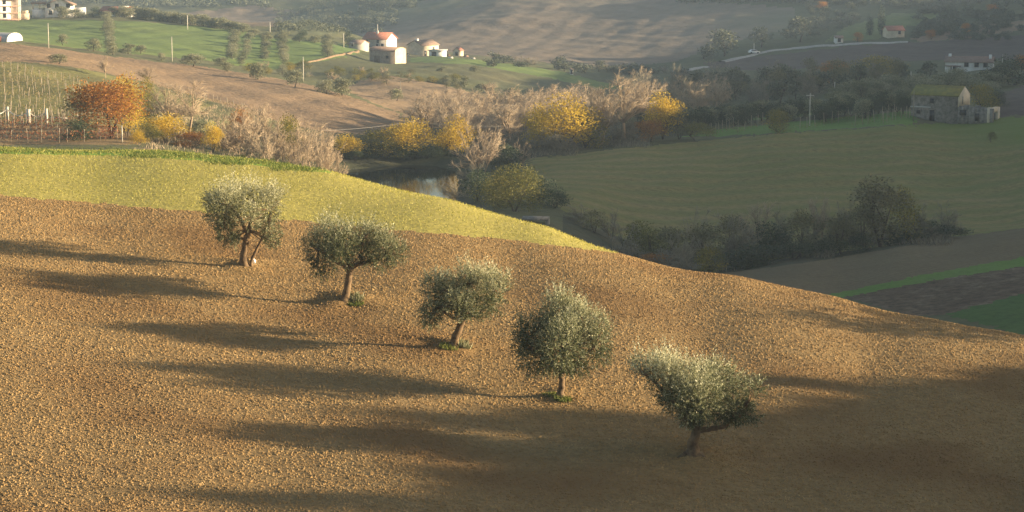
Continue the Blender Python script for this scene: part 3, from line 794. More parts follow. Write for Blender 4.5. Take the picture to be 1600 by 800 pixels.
olive_tree(q, d5, [([(-2, -8), (-4, 8), (-2, 24), (4, 40)], [.46, .26, .21, .18]), ([(3, 36), (-16, 56), (-42, 92), (-72, 122), (-88, 132)], [.15, .11, .08, .06, .03]), ([(4, 38), (26, 40), (48, 44), (54, 66)], [.14, .11, .09, .05]), ([(4, 38), (10, 70), (16, 106)], [.12, .09, .05]),
    ([(3, 38), (-12, 64, 25), (-24, 96, 35)], [.09, .07, .04]), ([(48, 44), (70, 60), (84, 82)], [.07, .05, .03]), ([(0, 4), (14, -8, -8), (28, -18, -12)], [.16, .10, .03]), ([(-4, 4), (-20, -2, -6), (-30, -6, -8)], [.15, .09, .03])],
    [(-82, 136, 26, 20), (-48, 136, 34, 26), (-58, 112, 24, 18), (-34, 84, 22, 20), (-6, 128, 38, 28), (34, 112, 38, 30), (74, 92, 26, 30), (-30, 94, 32, 26), (20, 74, 44, 26), (60, 58, 30, 20), (66, 72, 26, 20), (86, 58, 16, 16), (-10, 64, 24, 20), (0, 98, 46, 34, -55), (10, 98, 46, 34, 55), (92, 110, 10, 16)], 5,
    'wide leaning olive tree with long limb to the left, nearest in the row', 2300, 1.0)
M['tuft'] = leaf_mat('grass_blade', [(0, (.06, .09, .02)), (.5, (.14, .18, .035)), (1, (.32, .30, .09))], .4)
def tuft(u, v, w, h, label, n=240, mat='tuft'):
    q = foot(u, v)[0]; g = np.random.default_rng(int(u * 7 + v)); r = w * np.sqrt(g.uniform(0, 1, n)); a = g.uniform(0, 6.28, n)
    x, y = r * np.cos(a), r * np.sin(a) * .7; z = np.array([zat(q.x + xx, q.y + yy) - q.z - .03 for xx, yy in zip(x, y)])
    geo = Geo(); dirs = unit(np.stack([g.normal(0, .4, n), g.normal(0, .4, n), np.ones(n)], 1))
    geo.leaves(np.stack([x, y, z], 1), dirs, h * g.uniform(.5, 1.2, n), .035, np.clip(g.normal(.55, .25, n), 0, 1))
    o = link('grass_tuft', geo.mesh('grass_tuft'), M[mat], None, q); tag(o, label, 'grass tuft'); return o
tuft(556, 477, .45, .22, 'small bright grass tuft at the foot of the flat-topped olive')
tuft(700, 543, .5, .25, 'green grass tuft left of the middle olive trunk')
tuft(880, 626, .4, .25, 'yellow-green grass tuft below the round bushy olive')
tuft(863, 617, .45, .16, 'low dark grass tuft left of the round bushy olive trunk')
tuft(553, 468, .55, .42, 'dry grey tuft of suckers beside the flat-topped olive trunk', 320, 'olive_leaf')
tuft(720, 540, .5, .42, 'dry grey tuft of suckers right of the middle olive trunk', 300, 'olive_leaf')
me = clod_mesh(77); st = bpy.data.objects.new('pale_stone', me.copy()); COL.objects.link(st)
st.data.materials.clear(); st.data.materials.append(solid_mat('pale_stone', (.72, .70, .66), (.5, .48, .44), 6))
q = foot(396, 412)[0]; st.location = q + Vector((0, 0, .12)); st.scale = (.2, .16, .26)
tag(st, 'pale stone leaning against the thin stem of the farthest olive', 'stone')

# ------------------------------------------------------------------ trees and bushes of the valley
def T(key, name, u, r, hpx, label, group=None, wpx=None, cat='tree', v=None, rmin=0, whole=True, variant=None):
    q = ground(u, r) if v is None else hit(u, v, r)
    p = px(q)
    q = q - Vector((0, 0, .12))
    return stand(name, key, q, hpx * p, label, cat, group, None if wpx is None else wpx * p, variant, None, whole)
GB = 'bare trees in the thicket behind the wheat crest'
ORD = 'first second third fourth fifth sixth seventh eighth ninth tenth eleventh twelfth thirteenth fourteenth fifteenth sixteenth'.split()
def by_landmark(rows, marks, tail):
    '''label look-alikes by their order to the right of the nearest landmark'''
    seen = {}
    for u, o, lab, nm in sorted(rows, key=lambda r: r[0]):
        if lab: continue
        m = [t for x, t in marks if x <= u][-1]; k = seen[(m, nm)] = seen.get((m, nm), -1) + 1
        o['label'] = f"{ORD[min(k, 15)]} {nm.replace('_', ' ')} {tail} rightward from {m}"
THK, GUL = [], []
# thicket just behind the crest, left of the pond
for u, r, h, w, key, nm, lab in [
 (172, 318, 92, 95, 'orange', 'orange_tree', 'big rust-orange autumn tree with yellow crown tip above the red vines'),
 (128, 322, 62, 56, 'olivebrown', 'brown_tree', 'dull olive-brown tree leaning left of the big rust-orange tree'),
 (118, 312, 34, 60, 'darkgreen', 'dark_shrub', 'dark shrub under the left side of the big rust-orange tree'),
 (228, 345, 82, 34, 'yellowgreen', 'yellow_green_tree', 'slim yellow-green tree touching the right side of the rust-orange tree'),
 (196, 326, 96, 50, 'yellow', 'yellow_tree', 'golden yellow tree rising behind the rust-orange tree'),
 (215, 304, 24, 26, 'yellow', 'yellow_bush', 'low bright yellow bush at the end of the green verge'),
 (258, 318, 46, 64, 'yellow', 'yellow_bush', 'wide bright yellow bush in front of the vase-shaped bare tree'),
 (232, 314, 30, 34, 'midgreen', 'green_shrub', 'small green shrub between two yellow bushes beside the verge'),
 (330, 312, 48, 30, 'yellow', 'yellow_bush', 'upright orange-yellow bush left of the bare thicket'),
 (296, 316, 26, 44, 'orange', 'orange_shrub', 'low rusty shrub between the yellow bushes'),
 (285, 335, 92, 78, 'bare', 'bare_tree', 'vase-shaped leafless tree behind the wide yellow bush'),
 (262, 345, 60, 40, 'bare', 'bare_tree', None),
 (350, 330, 50, 42, 'barebush', 'bare_shrub', None),
 (312, 340, 30, 36, 'olive', 'olive_tree', 'small grey-green olive tree behind the orange-yellow bush'),
 (368, 318, 64, 40, 'barebush', 'bare_shrub', None), (392, 314, 74, 46, 'barebush', 'bare_shrub', None),
 (412, 322, 82, 40, 'bare', 'bare_tree', None), (375, 335, 60, 34, 'orange', 'orange_tree', 'faded orange tree half hidden in the bare thicket'),
 (430, 312, 66, 44, 'barebush', 'bare_shrub', None), (452, 322, 78, 36, 'yellowgreen', 'yellow_tree', 'thin yellowing tree in the middle of the bare thicket'),
 (462, 312, 76, 46, 'barebush', 'bare_shrub', None), (455, 334, 104, 52, 'bare', 'bare_tree', None), (486, 318, 92, 54, 'bare', 'bare_tree', None),
 (500, 312, 76, 44, 'barebush', 'bare_shrub', None), (512, 326, 94, 40, 'bare', 'bare_tree', None), (440, 326, 70, 44, 'bare', 'bare_tree', None),
 (505, 335, 66, 34, 'yellowgreen', 'yellow_tree', 'patchy yellow tree at the right end of the bare thicket'),
 (478, 306, 60, 40, 'barebush', 'bare_shrub', None), (412, 304, 52, 40, 'barebush', 'bare_shrub', None), (345, 318, 44, 40, 'barebush', 'bare_shrub', None),
 (520, 322, 60, 34, 'barebush', 'bare_shrub', None), (388, 326, 70, 40, 'bare', 'bare_tree', None), (425, 334, 60, 44, 'barebush', 'bare_shrub', None)]:
    o = T(key, nm, u, r, h, lab, GB if lab is None else None, w, 'bush' if 'bush' in nm or 'shrub' in nm else 'tree')
    THK.append((u, o, lab, nm))
by_landmark(THK, [(0, 'the rust-orange tree'), (300, 'the orange-yellow bush'), (375, 'the faded orange tree'), (452, 'the thin yellowing tree')], 'of the crest thicket')
# around the pond
for u, r, h, w, key, nm, lab in [
 (541, 414, 40, 46, 'yellow', 'yellow_bush', 'round yellow bush at the left end of the pond'),
 (590, 418, 44, 60, 'yellowgreen', 'yellow_green_bush', 'broad yellow-green bush on the far bank of the pond'),
 (640, 418, 60, 72, 'yellow', 'yellow_tree', 'rounded golden tree on the far bank right above the pond'),
 (712, 420, 66, 58, 'yellow', 'yellow_tree', 'golden tree with a bare grey stem before it, right of the pond'),
 (690, 424, 24, 34, 'yellowgreen', 'yellow_green_bush', 'low greenish bush between the two golden trees on the far bank'),
 (745, 392, 80, 70, 'barebush', 'bare_shrub', 'broad leafless tan shrub right of the pond, in front of the golden tree'),
 (738, 376, 40, 46, 'greybare', 'grey_shrub', 'grey leafless shrub at the right edge of the pond water'),
 (804, 318, 74, 92, 'roundbush', 'round_bush', 'large round green bush by the grey slab, below the valley trees'),
 (780, 330, 52, 56, 'yellowgreen', 'brownish_bush', 'brownish bush behind the left side of the large round green bush'),
 (846, 330, 44, 40, 'darkgreen', 'dark_shrub', 'dark shrub right of the large round green bush'),
 (868, 328, 34, 44, 'darkgreen', 'dark_shrub', 'low dark shrub at the corner of the shaded field'),
 (745, 352, 52, 50, 'darkgreen', 'dark_shrub', 'dark shrub between the pond and the round green bush'),
 (718, 360, 40, 40, 'greybare', 'grey_shrub', 'short grey thicket at the near right corner of the pond'),
 (795, 395, 42, 44, 'darkgreen', 'dark_green_bush', 'dark green bush under the bare trees behind the round bush'),
 (820, 400, 40, 30, 'barebush', 'bare_shrub', 'small pale leafless shrub above the large round bush'),
 (715, 422, 90, 34, 'bare', 'bare_tree', 'tall thin leafless tree standing before the golden tree'),
 (884, 428, 84, 90, 'yellow', 'yellow_tree', 'bright golden tree at the top left corner of the shaded field'),
 (846, 432, 70, 46, 'yellow', 'yellow_tree', 'narrow golden tree left of the bright golden one'),
 (915, 432, 66, 48, 'yellowgreen', 'yellow_tree', 'dull yellow tree between the bright golden and the forked bare tree'),
 (868, 422, 38, 70, 'greybare', 'grey_shrub', 'grey scrub under the bright golden tree'),
 (938, 436, 104, 80, 'bare', 'bare_tree', 'tall forked leafless tree with dark trunk at the field corner'),
 (976, 438, 108, 84, 'bare', 'bare_tree', 'tall leafless tree with sunlit crown beside the dark hedge'),
 (1036, 432, 74, 52, 'yellow', 'yellow_tree', 'pyramid-shaped yellow tree alone on the field edge'),
 (1018, 428, 36, 36, 'orange', 'orange_bush', 'low orange bush at the left foot of the pyramid-shaped yellow tree'),
 (1062, 432, 48, 44, 'olivebrown', 'brown_tree', 'brownish tree right of the pyramid-shaped yellow tree'),
 (1088, 430, 30, 52, 'midgreen', 'green_bush', 'low green bush on the field edge between the yellow tree and the hedge'),
 (1218, 432, 36, 34, 'yellowgreen', 'small_tree', 'small yellowish tree on the upper edge of the shaded field'),
 (760, 412, 60, 40, 'barebush', 'bare_shrub', 'tan leafless shrub above the pond to the left of small green bush')]:
    T(key, nm, u, r, h, lab, None, w, 'bush' if 'bush' in nm or 'shrub' in nm else 'tree')
random.seed(21)
for k in range(30):      # dark scrub on the banks of the pond
    t = k / 29
    u = 516 + 190 * t + random.uniform(-8, 8); r = 413 + random.uniform(-1, 3) + (4 if t > .3 else 0)
    T('darkgreen', 'bank_shrub', u, r, random.uniform(14, 24), 'low dark shrub on the shaded far bank of the pond', 'dark shrubs along the far bank of the pond', random.uniform(24, 38), 'shrub')
# bare wood behind the golden trees
for k in range(52):
    u = random.uniform(660, 935); r = random.uniform(445, 545)
    T('bare' if k % 3 else 'barebush', 'bare_tree', u, r, random.uniform(50, 72) * 430 / r * 1.1, 'leafless tan tree in the bare wood behind the golden trees', 'leafless trees in the wood behind the golden trees', random.uniform(42, 66))
for k in range(16):
    u = random.uniform(700, 1000); r = random.uniform(425, 445)
    T('greybare', 'undergrowth_shrub', u, r, random.uniform(22, 36), 'grey leafless undergrowth shrub along the valley stream', 'grey undergrowth shrubs along the stream', random.uniform(30, 46), 'shrub')
for k in range(34):
    u = random.uniform(985, 1130); r = random.uniform(480, 640)
    T('bare' if k % 2 else 'greybare', 'bare_tree', u, r, random.uniform(38, 62), 'leafless tree in the hazy wood right of the forked bare tree', 'leafless trees in the hazy wood right of the forked tree', random.uniform(24, 42))
# gully between the shaded fields
GL = 'trees and bushes in the dark gully between the shaded fields'
for u, r, h, w, key, nm, lab in [
 (1382, 305, 112, 92, 'olivebrown', 'grey_tree', 'tallest grey-green tree in the dark gully between the fields'),
 (1414, 309, 92, 36, 'yellowgreen', 'yellow_tree', 'slim orange-yellow tree at the right of the tallest gully tree'),
 (1255, 300, 78, 48, 'olivebrown', 'brown_tree', 'ochre-topped tree in the middle of the gully'),
 (1100, 296, 70, 64, 'olivebrown', 'brown_tree', 'brownish tree with a yellow patch, near the bright hill crest'),
 (1112, 286, 44, 46, 'yellowgreen', 'yellow_bush', 'yellow-leaved bush low at the left end of the gully'),
 (1212, 302, 58, 54, 'darkgreen', 'dark_green_tree', 'bluish dark green bush left of the ochre-topped gully tree'),
 (1022, 285, 26, 46, 'orange', 'ochre_bush', 'low ochre bush directly behind the sunlit hill crest'),
 (1482, 318, 60, 44, 'greybare', 'grey_tree', 'pale grey tree thinning out at the right end of the gully'),
 (1285, 302, 96, 34, 'bare', 'bare_tree', 'tall thin leafless tree in the middle of the gully'),
 (1330, 306, 84, 46, 'greybare', 'grey_tree', None), (1355, 303, 76, 50, 'olivebrown', 'grey_tree', None), (1320, 301, 62, 50, 'olivebrown', 'brown_tree', None),
 (1445, 313, 62, 48, 'greybare', 'grey_tree', None), (1462, 316, 30, 60, 'darkgreen', 'dark_shrub', None), (1430, 310, 28, 50, 'darkgreen', 'dark_shrub', None),
 (1400, 306, 32, 40, 'darkgreen', 'dark_shrub', None), (1350, 300, 30, 60, 'darkgreen', 'dark_shrub', None), (1300, 298, 32, 64, 'darkgreen', 'dark_shrub', None),
 (1245, 295, 34, 60, 'darkgreen', 'dark_shrub', None), (1190, 292, 36, 60, 'darkgreen', 'dark_shrub', None), (1155, 290, 32, 60, 'darkgreen', 'dark_shrub', None),
 (1165, 298, 82, 54, 'greybare', 'grey_tree', None), (1132, 296, 88, 54, 'greybare', 'grey_tree', None), (1145, 302, 80, 46, 'olivebrown', 'grey_tree', None),
 (1075, 292, 74, 56, 'greybare', 'grey_tree', None), (1050, 296, 66, 50, 'olivebrown', 'grey_tree', None), (1020, 302, 60, 56, 'midgreen', 'green_tree', None),
 (1002, 306, 58, 46, 'midgreen', 'green_tree', None), (978, 306, 56, 44, 'greybare', 'grey_tree', None), (955, 312, 52, 44, 'greybare', 'grey_tree', None),
 (1040, 284, 40, 44, 'greybare', 'grey_shrub', None), (1075, 280, 40, 50, 'greybare', 'grey_shrub', None), (990, 292, 40, 50, 'greybare', 'grey_shrub', None),
 (1095, 310, 84, 40, 'greybare', 'grey_tree', None), (1185, 306, 92, 40, 'bare', 'bare_tree', None), (1225, 306, 74, 46, 'greybare', 'grey_tree', None),
 (930, 312, 36, 40, 'olivebrown', 'brown_shrub', None), (905, 316, 30, 44, 'greybare', 'grey_shrub', None), (1275, 308, 70, 50, 'greybare', 'grey_tree', None),
 (1372, 312, 96, 50, 'greybare', 'grey_tree', None), (1490, 321, 24, 60, 'darkgreen', 'dark_shrub', None), (1310, 310, 76, 40, 'greybare', 'grey_tree', None)]:
    o = T(key, nm, u, r, h, lab, GL if lab is None else None, w, 'bush' if 'bush' in nm or 'shrub' in nm else 'tree'); GUL.append((u, o, lab, nm))

by_landmark(GUL, [(0, 'the round green bush'), (1022, 'the low ochre bush'), (1100, 'the yellow-patched tree'), (1212, 'the bluish bush'), (1255, 'the ochre-topped tree'), (1382, 'the tallest gully tree')], 'in the gully')
# hedge of olives behind the right-hand field, and rows up to the white house
HG = 'dark olive trees in the hedge behind the shaded field'
for k in range(44):
    t = k / 43; u = 985 + 440 * t + random.uniform(-3, 3); r = 462 + 6 * math.sin(k)
    T('darkgreen' if k % 4 else 'olive', 'hedge_tree', u, r, random.uniform(28, 36), 'dark evergreen tree in the long hedge behind the shaded field', HG, random.uniform(26, 36))
for k in range(40):
    t = k / 39; u = 1300 + 270 * t + random.uniform(-6, 6); r = 500 + random.uniform(0, 90)
    T('olive', 'olive_tree', u, r, random.uniform(20, 28), 'grey-green olive tree in the grove between the ruin and white house', 'olive trees between the ruin and the white house', random.uniform(26, 36))
for u, r, h, w, key, nm, lab in [
 (1536, 470, 40, 40, 'yellowgreen', 'yellow_tree', 'yellowing tree behind the low wing of the stone ruin'),
 (1582, 540, 46, 74, 'darkgreen', 'dark_green_tree', 'dark green trees standing at the right edge above the brown slope'),
 (1560, 474, 30, 34, 'darkgreen', 'dark_shrub', 'dark grey shrub at the right corner of the ruin'),
 (1452, 700, 26, 26, 'fartree', 'tall_tree', 'dark hazy tree left of the white house'),
 (1408, 690, 30, 26, 'fartree', 'tall_tree', 'darkest hazy conical tree between the golden tree and white house'),
 (1368, 700, 40, 62, 'yellowgreen', 'yellow_tree', 'hazy golden tree in the wood below the dark field'),
 (1302, 700, 40, 46, 'orange', 'orange_tree', 'hazy rust-brown tree in the wood below the dark field'),
 (1596, 690, 26, 20, 'orange', 'orange_tree', 'small orange tree at the right edge beside the white house')]:
    T(key, nm, u, r, h, lab, None, w)
for k in range(62):      # wood in the valley bottom behind the hedge
    u = random.uniform(1070, 1400); r = random.uniform(600, 730)
    T(('greybare', 'fartree', 'greybare', 'olivebrown')[k % 4], 'hazy_tree', u, r, random.uniform(26, 46), 'hazy grey-brown tree in the valley wood behind the hedge', 'hazy trees in the valley wood behind the hedge', random.uniform(26, 44))
# far slopes on the right
for u, v, h, w, lab in [(1132, 88, 42, 46, 'broad dark tree standing left of the parked car'), (1190, 74, 32, 34, 'hazy tree above the parked car'), (1250, 66, 40, 40, 'large hazy tree above the middle of the far road'), (1100, 92, 20, 30, 'low hazy tree at the left end of the far road')]:
    T('fartree', 'hazy_tree', u, 0, h, lab, None, w, v=v, rmin=880)
for u, v, h, lab in [(1377, 54, 46, 'taller of the two dark cypresses beside the orange-roofed house'), (1359, 55, 30, 'shorter of the two dark cypresses beside the orange-roofed house')]:
    T('cypress', 'cypress_tree', u, 0, h, lab, None, 11, v=v, rmin=880)
for k in range(240):
    u = random.uniform(1260, 1620); v = random.uniform(2, 62) + (u - 1400) * .02
    if 1338 < u < 1428 and 14 < v < 68: continue
    key = 'farolive' if k % 5 else 'fartree'
    T(key, 'hillside_tree', u, 0, random.uniform(7, 13), 'hazy grey-green tree among the groves on the far right slope', 'hazy trees on the far right slope', random.uniform(10, 17), v=v, rmin=880, whole=False)
for u, v in ((1550, 22), (1285, 18), (1340, 66), (1455, 62), (1510, 52)):
    T('orange', 'rusty_tree', u, 0, 16, 'small rusty autumn tree among the hazy groves on the far slope', 'rusty trees on the far right slope', 14, v=v, rmin=880)
# olives of the left-hand slope and meadow
for u, v, h, w, lab in [
 (92, 100, 16, 26, 'lone grey olive tree at the upper edge of the vineyard'), (98, 71, 18, 16, 'pale olive tree above the pole on the brown field edge'), (146, 80, 20, 18, 'silvery olive tree on the field edge left of the olive column'),
 (200, 84, 16, 26, 'dark olive tree on the field edge just right of the olive column'), (220, 84, 14, 16, 'silvery small olive beside the dark olive on the field edge'), (252, 95, 13, 11, 'tiny round olive tree on the field edge left of the tall pole'),
 (302, 104, 20, 30, 'wide olive tree casting a long shadow on the brown slope'), (344, 103, 14, 22, 'small olive tree between the wide one and the leaning one'), (356, 112, 16, 18, 'dark small olive tree at the top of the brown slope'),
 (403, 124, 26, 24, 'feathery olive tree on the brown slope edge, left of the pole'), (461, 136, 28, 26, 'round dark olive tree at the foot of the pole'), (510, 147, 24, 26, 'left one of the pair of round olives on the slope edge'),
 (534, 149, 28, 30, 'right one of the pair of round olives on the slope edge'), (620, 158, 20, 20, 'lone olive tree on the tan field beside a short pole')]:
    T('olive', 'olive_tree', u, 0, h, lab, None, w, v=v, rmin=330)
CN = {166: 'leftmost', 366: 'second', 388: 'third', 412: 'fourth', 440: 'fifth', 512: 'rightmost'}
OC = 'olive trees in the columns climbing the hill meadow'
for u0, u1, v0, v1, n in ((166, 176, 28, 86, 11), (366, 362, 58, 92, 8), (440, 443, 60, 100, 8), (412, 416, 62, 92, 5), (512, 511, 62, 88, 6), (388, 384, 62, 90, 4)):
    for k in range(n):
        t = k / (n - 1)
        T('olive', 'olive_tree', u0 + (u1 - u0) * t + random.uniform(-1.5, 1.5), 0, random.uniform(10, 13) + 3 * t, f'{ORD[k]} olive tree from the top in the {CN[u0]} olive column on the meadow', OC, random.uniform(14, 18), v=v0 + (v1 - v0) * t, rmin=620)
OR = 'olive trees along the top of the hill meadow'
for k in range(30):
    t = k / 29; u = 180 + 200 * t
    T('olive', 'olive_tree', u, 0, random.uniform(14, 19), (f'{ORD[k]} olive from the left in the long row topping the meadow' if k < 15 else f'{ORD[29 - k]} olive from the right in the long row topping the meadow'), OR, random.uniform(17, 24), v=26 + 24 * t ** 1.3 + random.uniform(-1, 1), rmin=620)
for u, v, h, w, lab in [(75, 27, 15, 22, 'left bush of the three in front of the white villa'), (100, 28, 18, 22, 'yellowish middle bush of three in front of the white villa'), (122, 28, 14, 24, 'right bush of the three in front of the white villa'), (148, 27, 17, 24, 'dark bush between the white villa and the red-roofed house'),
   (397, 58, 13, 16, 'first olive tree on the meadow rim right of the olive row'), (420, 62, 13, 16, 'second olive tree on the meadow rim right of the olive row'), (445, 60, 12, 16, 'third olive tree on the meadow rim beside a pole'), (468, 66, 14, 18, 'pale olive tree on the meadow rim before a dark one'), (474, 58, 12, 14, 'dark round tree on the meadow rim behind the pale olive'), (492, 67, 12, 16, 'olive tree on the meadow rim left of the last column'), (545, 68, 22, 18, 'dark green tree at the left of the farmhouse'), (552, 74, 16, 18, 'grey olive left of the farmhouse in front of a dark tree')]:
    T('olive' if 'dark' not in lab else 'darkgreen', 'olive_tree' if 'olive' in lab else 'garden_bush', u, 0, h, lab, None, w, 'tree' if 'tree' in lab or 'olive' in lab else 'bush', v=v, rmin=620)
random.seed(5)
for k in range(46):      # scrub below the meadow and the houses
    u = random.uniform(350, 720); v = 104 + (u - 350) * .075 + random.uniform(-9, 9)
    key = ('olivebrown', 'barebush', 'olive', 'yellowgreen', 'midgreen')[k % 5]; hh = random.uniform(8, 15)
    T(key, 'slope_shrub', u, 0, hh, 'small mixed shrub in the scrub strip below the farmhouse', 'shrubs in the scrub strip below the farmhouse', hh * random.uniform(1.0, 1.5), 'shrub', v=v, rmin=480)
for u, v, h, w in ((742, 112, 10, 12), (700, 130, 14, 14), (726, 136, 18, 16), (752, 142, 12, 18), (690, 112, 9, 14), (800, 150, 14, 22), (770, 146, 12, 18)):
    T('olive', 'slope_olive', u, 0, h, 'small pale olive on the dim slope below the farm sheds', 'small olives on the slope below the farm sheds', w, v=v, rmin=600)
for k in range(40):      # hedgerow in the far valley
    u = random.uniform(740, 1110); v = 98 + (u - 740) * .07 + random.uniform(-6, 5)
    T('farolive' if k % 3 else 'greybare', 'hedgerow_tree', u, 0, random.uniform(8, 15), 'hazy bush in the hedgerow at the foot of the bare hill', 'hazy bushes at the foot of the bare hill', random.uniform(14, 26), 'bush', v=v, rmin=800)
T('fartree', 'dark_tree', 936, 0, 18, 'dark lone tree at the foot of the bare hill', None, 18, v=112, rmin=800)
for u, v, h in ((165, 122, 34), (230, 130, 26)):
    T('bare', 'young_bare_tree', u, 0, h, ('pale young leafless tree at the top edge of the vineyard' if u < 200 else 'thin leafless sapling behind the rust-orange tree'), None, 20, v=v, rmin=340)
# far olive grove: reads as one mass
def grove(name, poly, n, lo, hi, rmin, seed, mat):
    g = random.Random(seed); geo = Geo(); k = PROTO['farolive'][0]
    for i in range(n):
        a = g.choice(poly); u = g.uniform(a[0], a[1]); v = g.uniform(a[2], a[3])
        q = hit(u, v, rmin); s = g.uniform(lo, hi); gg = np.random.default_rng(seed * 1000 + i); m_ = 44
        d = rdir(m_, gg); d[:, 2] = np.abs(d[:, 2]); p = np.array(q) + d * np.array([1, 1, .9]) * s * gg.uniform(.4, 1, (m_, 1))
        geo.leaves(p, unit(d + rdir(m_, gg)), s * .34, s * .25, np.clip(gg.normal(.45, .2, m_) + g.uniform(-.15, .15), 0, 1))
    o = link(name, geo.mesh(name), mat); return tag(o, kind='stuff')
grove('far_olive_grove', [(430, 520, 16, 50), (480, 620, 2, 40), (520, 600, 30, 52), (560, 650, -4, 14)], 620, 1.5, 2.3, 900, 9, M['greytree'])
grove('far_woodland', [(190, 420, -4, 12), (0, 200, -6, 8), (1100, 1620, -12, 6), (1050, 1300, -8, 4)], 420, 2.5, 5, 1000, 12, M['greytree'])

# ------------------------------------------------------------------ vines
M['post'] = solid_mat('vine_post', (.62, .58, .50), (.45, .41, .34), 3.0, .9)
M['stake'] = solid_mat('vine_stake', (.40, .33, .24), (.27, .22, .16), 3.0, .9)
M['pole'] = solid_mat('pole_concrete', (.60, .56, .48), (.46, .42, .36), 1.0, .9)
M['pole_dark'] = solid_mat('pole_wood', (.30, .26, .20), (.20, .17, .13), 1.5, .9)
def box_geo(geo, x0, x1, y0, y1, z0, z1, a=.5):
    v = [(x, y, z) for z in (z0, z1) for x, y in ((x0, y0), (x1, y0), (x1, y1), (x0, y1))]
    geo.add(v, q=[(0, 3, 2, 1), (4, 5, 6, 7), (0, 1, 5, 4), (1, 2, 6, 5), (2, 3, 7, 6), (3, 0, 4, 7)], a=a)
pg = Geo(); box_geo(pg, -.042, .042, -.042, .042, -.3, 1.9); POST = pg.mesh('post', False); POST.materials.append(M['stake'])
def vine_row(u0, v0, u1, v1, rmin, n, mat, h, label, group, dens=12, lean=.5, size=.22, post_h=1.0, bare=.0):
    a, b = hit(u0, v0, rmin), hit(u1, v1, rmin); e = empty('vine_row', a); tag(e, label, 'vine row', group)
    g = np.random.default_rng(int(u0 * 3 + v0 * 17)); geo = Geo(); L = (b - a).length; m_ = int(L * dens)
    t = g.uniform(0, 1, m_); x = a.x + (b.x - a.x) * t; y = a.y + (b.y - a.y) * t
    z = np.array([zat(i, j) for i, j in zip(x, y)])
    p = np.stack([x + g.normal(0, .16, m_), y + g.normal(0, .16, m_), z + h * g.uniform(.12, 1, m_) ** .8], 1) - np.array(a)
    geo.leaves(p, unit(rdir(m_, g) + np.array([0, 0, .5])), size * g.uniform(.6, 1.4, m_), size * .6, np.clip(g.normal(.5, .25, m_), 0, 1))
    link('vine', geo.mesh('vine'), mat, e)
    for k in range(n):
        t = (k + .5 + random.uniform(-.25, .25)) / n; q = a.lerp(b, t); q.z = zat(q.x, q.y)
        o = link('post', POST, None, e, q - a); o.scale = (1, 1, post_h * random.uniform(.85, 1.1)); o.rotation_euler = (random.gauss(0, .05), random.gauss(0, .05), 0)
for k in range(14):
    t = k / 13
    v0 = 103 + 86 * t; u1 = 165 + 30 * t if t < .4 else 205 - 80 * (t - .4); v1 = min(192, v0 + 24 + 16 * (1 - t))
    vine_row(-12, v0, u1 - (60 * max(0, t - .7)), v1, 335, 15, M['vineleaf'], 1.35, f'{ORD[k]} row of thin yellow-brown vines from the top of the left vineyard', 'vine rows on the left slope', 9, post_h=.75)
for k, (v0, v1, u1) in enumerate(((196, 196, 118), (202, 202, 140), (208, 210, 165), (214, 217, 185), (220, 222, 190))):
    vine_row(-12, v0, u1, v1, 268, 9, M['red'], 1.5, f'{ORD[k]} row of reddish autumn vines from the top behind the green verge', 'red vine rows behind the green verge', 26, size=.26)
for k, (u0, v0, u1, v1) in enumerate(((1108, 212, 1150, 200), (1150, 210, 1215, 192), (1240, 204, 1330, 184), (1330, 199, 1402, 180), (1375, 196, 1425, 184))):
    vine_row(u0, v0, u1, v1, 410, 7, M['vineleaf'], .9, f'{ORD[k]} short row of leafless vines from the left before the dark hedge', 'vine rows before the dark hedge', 6, post_h=1.25)
for k in range(3):
    vine_row(238 + k * 2, 131 + k * 3, 410, 184 + k * 3, 340, 9, M['vineleaf'], .7, f'{ORD[k]} fence-like row of thin vines down from the brown slope', 'thin vine rows below the brown slope', 4, post_h=.8)
# dry grass and brambles on the slope behind the thicket
def ground_cover(name, boxes, n, h, rmin, seed, mat, w=.10):
    g = np.random.default_rng(seed); P_ = []
    for i in range(n):
        a = boxes[int(g.integers(len(boxes)))]; q = hit(g.uniform(a[0], a[1]), g.uniform(a[2], a[3]), rmin); P_.append(tuple(q))
    p = np.array(P_); geo = Geo(); m_ = 9
    for j in range(m_):
        q = p + np.stack([g.normal(0, .5, n), g.normal(0, .5, n), np.full(n, -.1)], 1)
        geo.leaves(q, unit(np.stack([g.normal(0, .5, n), g.normal(0, .5, n), np.ones(n)], 1)), h * g.uniform(.4, 1.3, n), w, np.clip(g.normal(.5, .25, n), 0, 1))
    return tag(link(name, geo.mesh(name), mat), kind='stuff')
ground_cover('dry_grass', [(220, 520, 196, 250), (235, 420, 165, 215)], 1500, .6, 290, 3, M['twig'], .07)
ground_cover('bramble_thicket', [(900, 1150, 392, 424), (1150, 1300, 384, 404), (1300, 1480, 366, 384)], 900, 1.3, 262, 4, M['twig_grey'])
ground_cover('stream_scrub', [(520, 660, 232, 246), (740, 800, 232, 255), (800, 900, 226, 244), (900, 1010, 218, 231), (640, 930, 205, 225)], 1300, 1.0, 400, 5, M['twig_grey'])
ground_cover('verge_weeds', [(-20, 200, 230, 240), (200, 320, 235, 247), (320, 420, 243, 257), (420, 505, 255, 267)], 1600, .24, 140, 6, M['tuft'], .06)

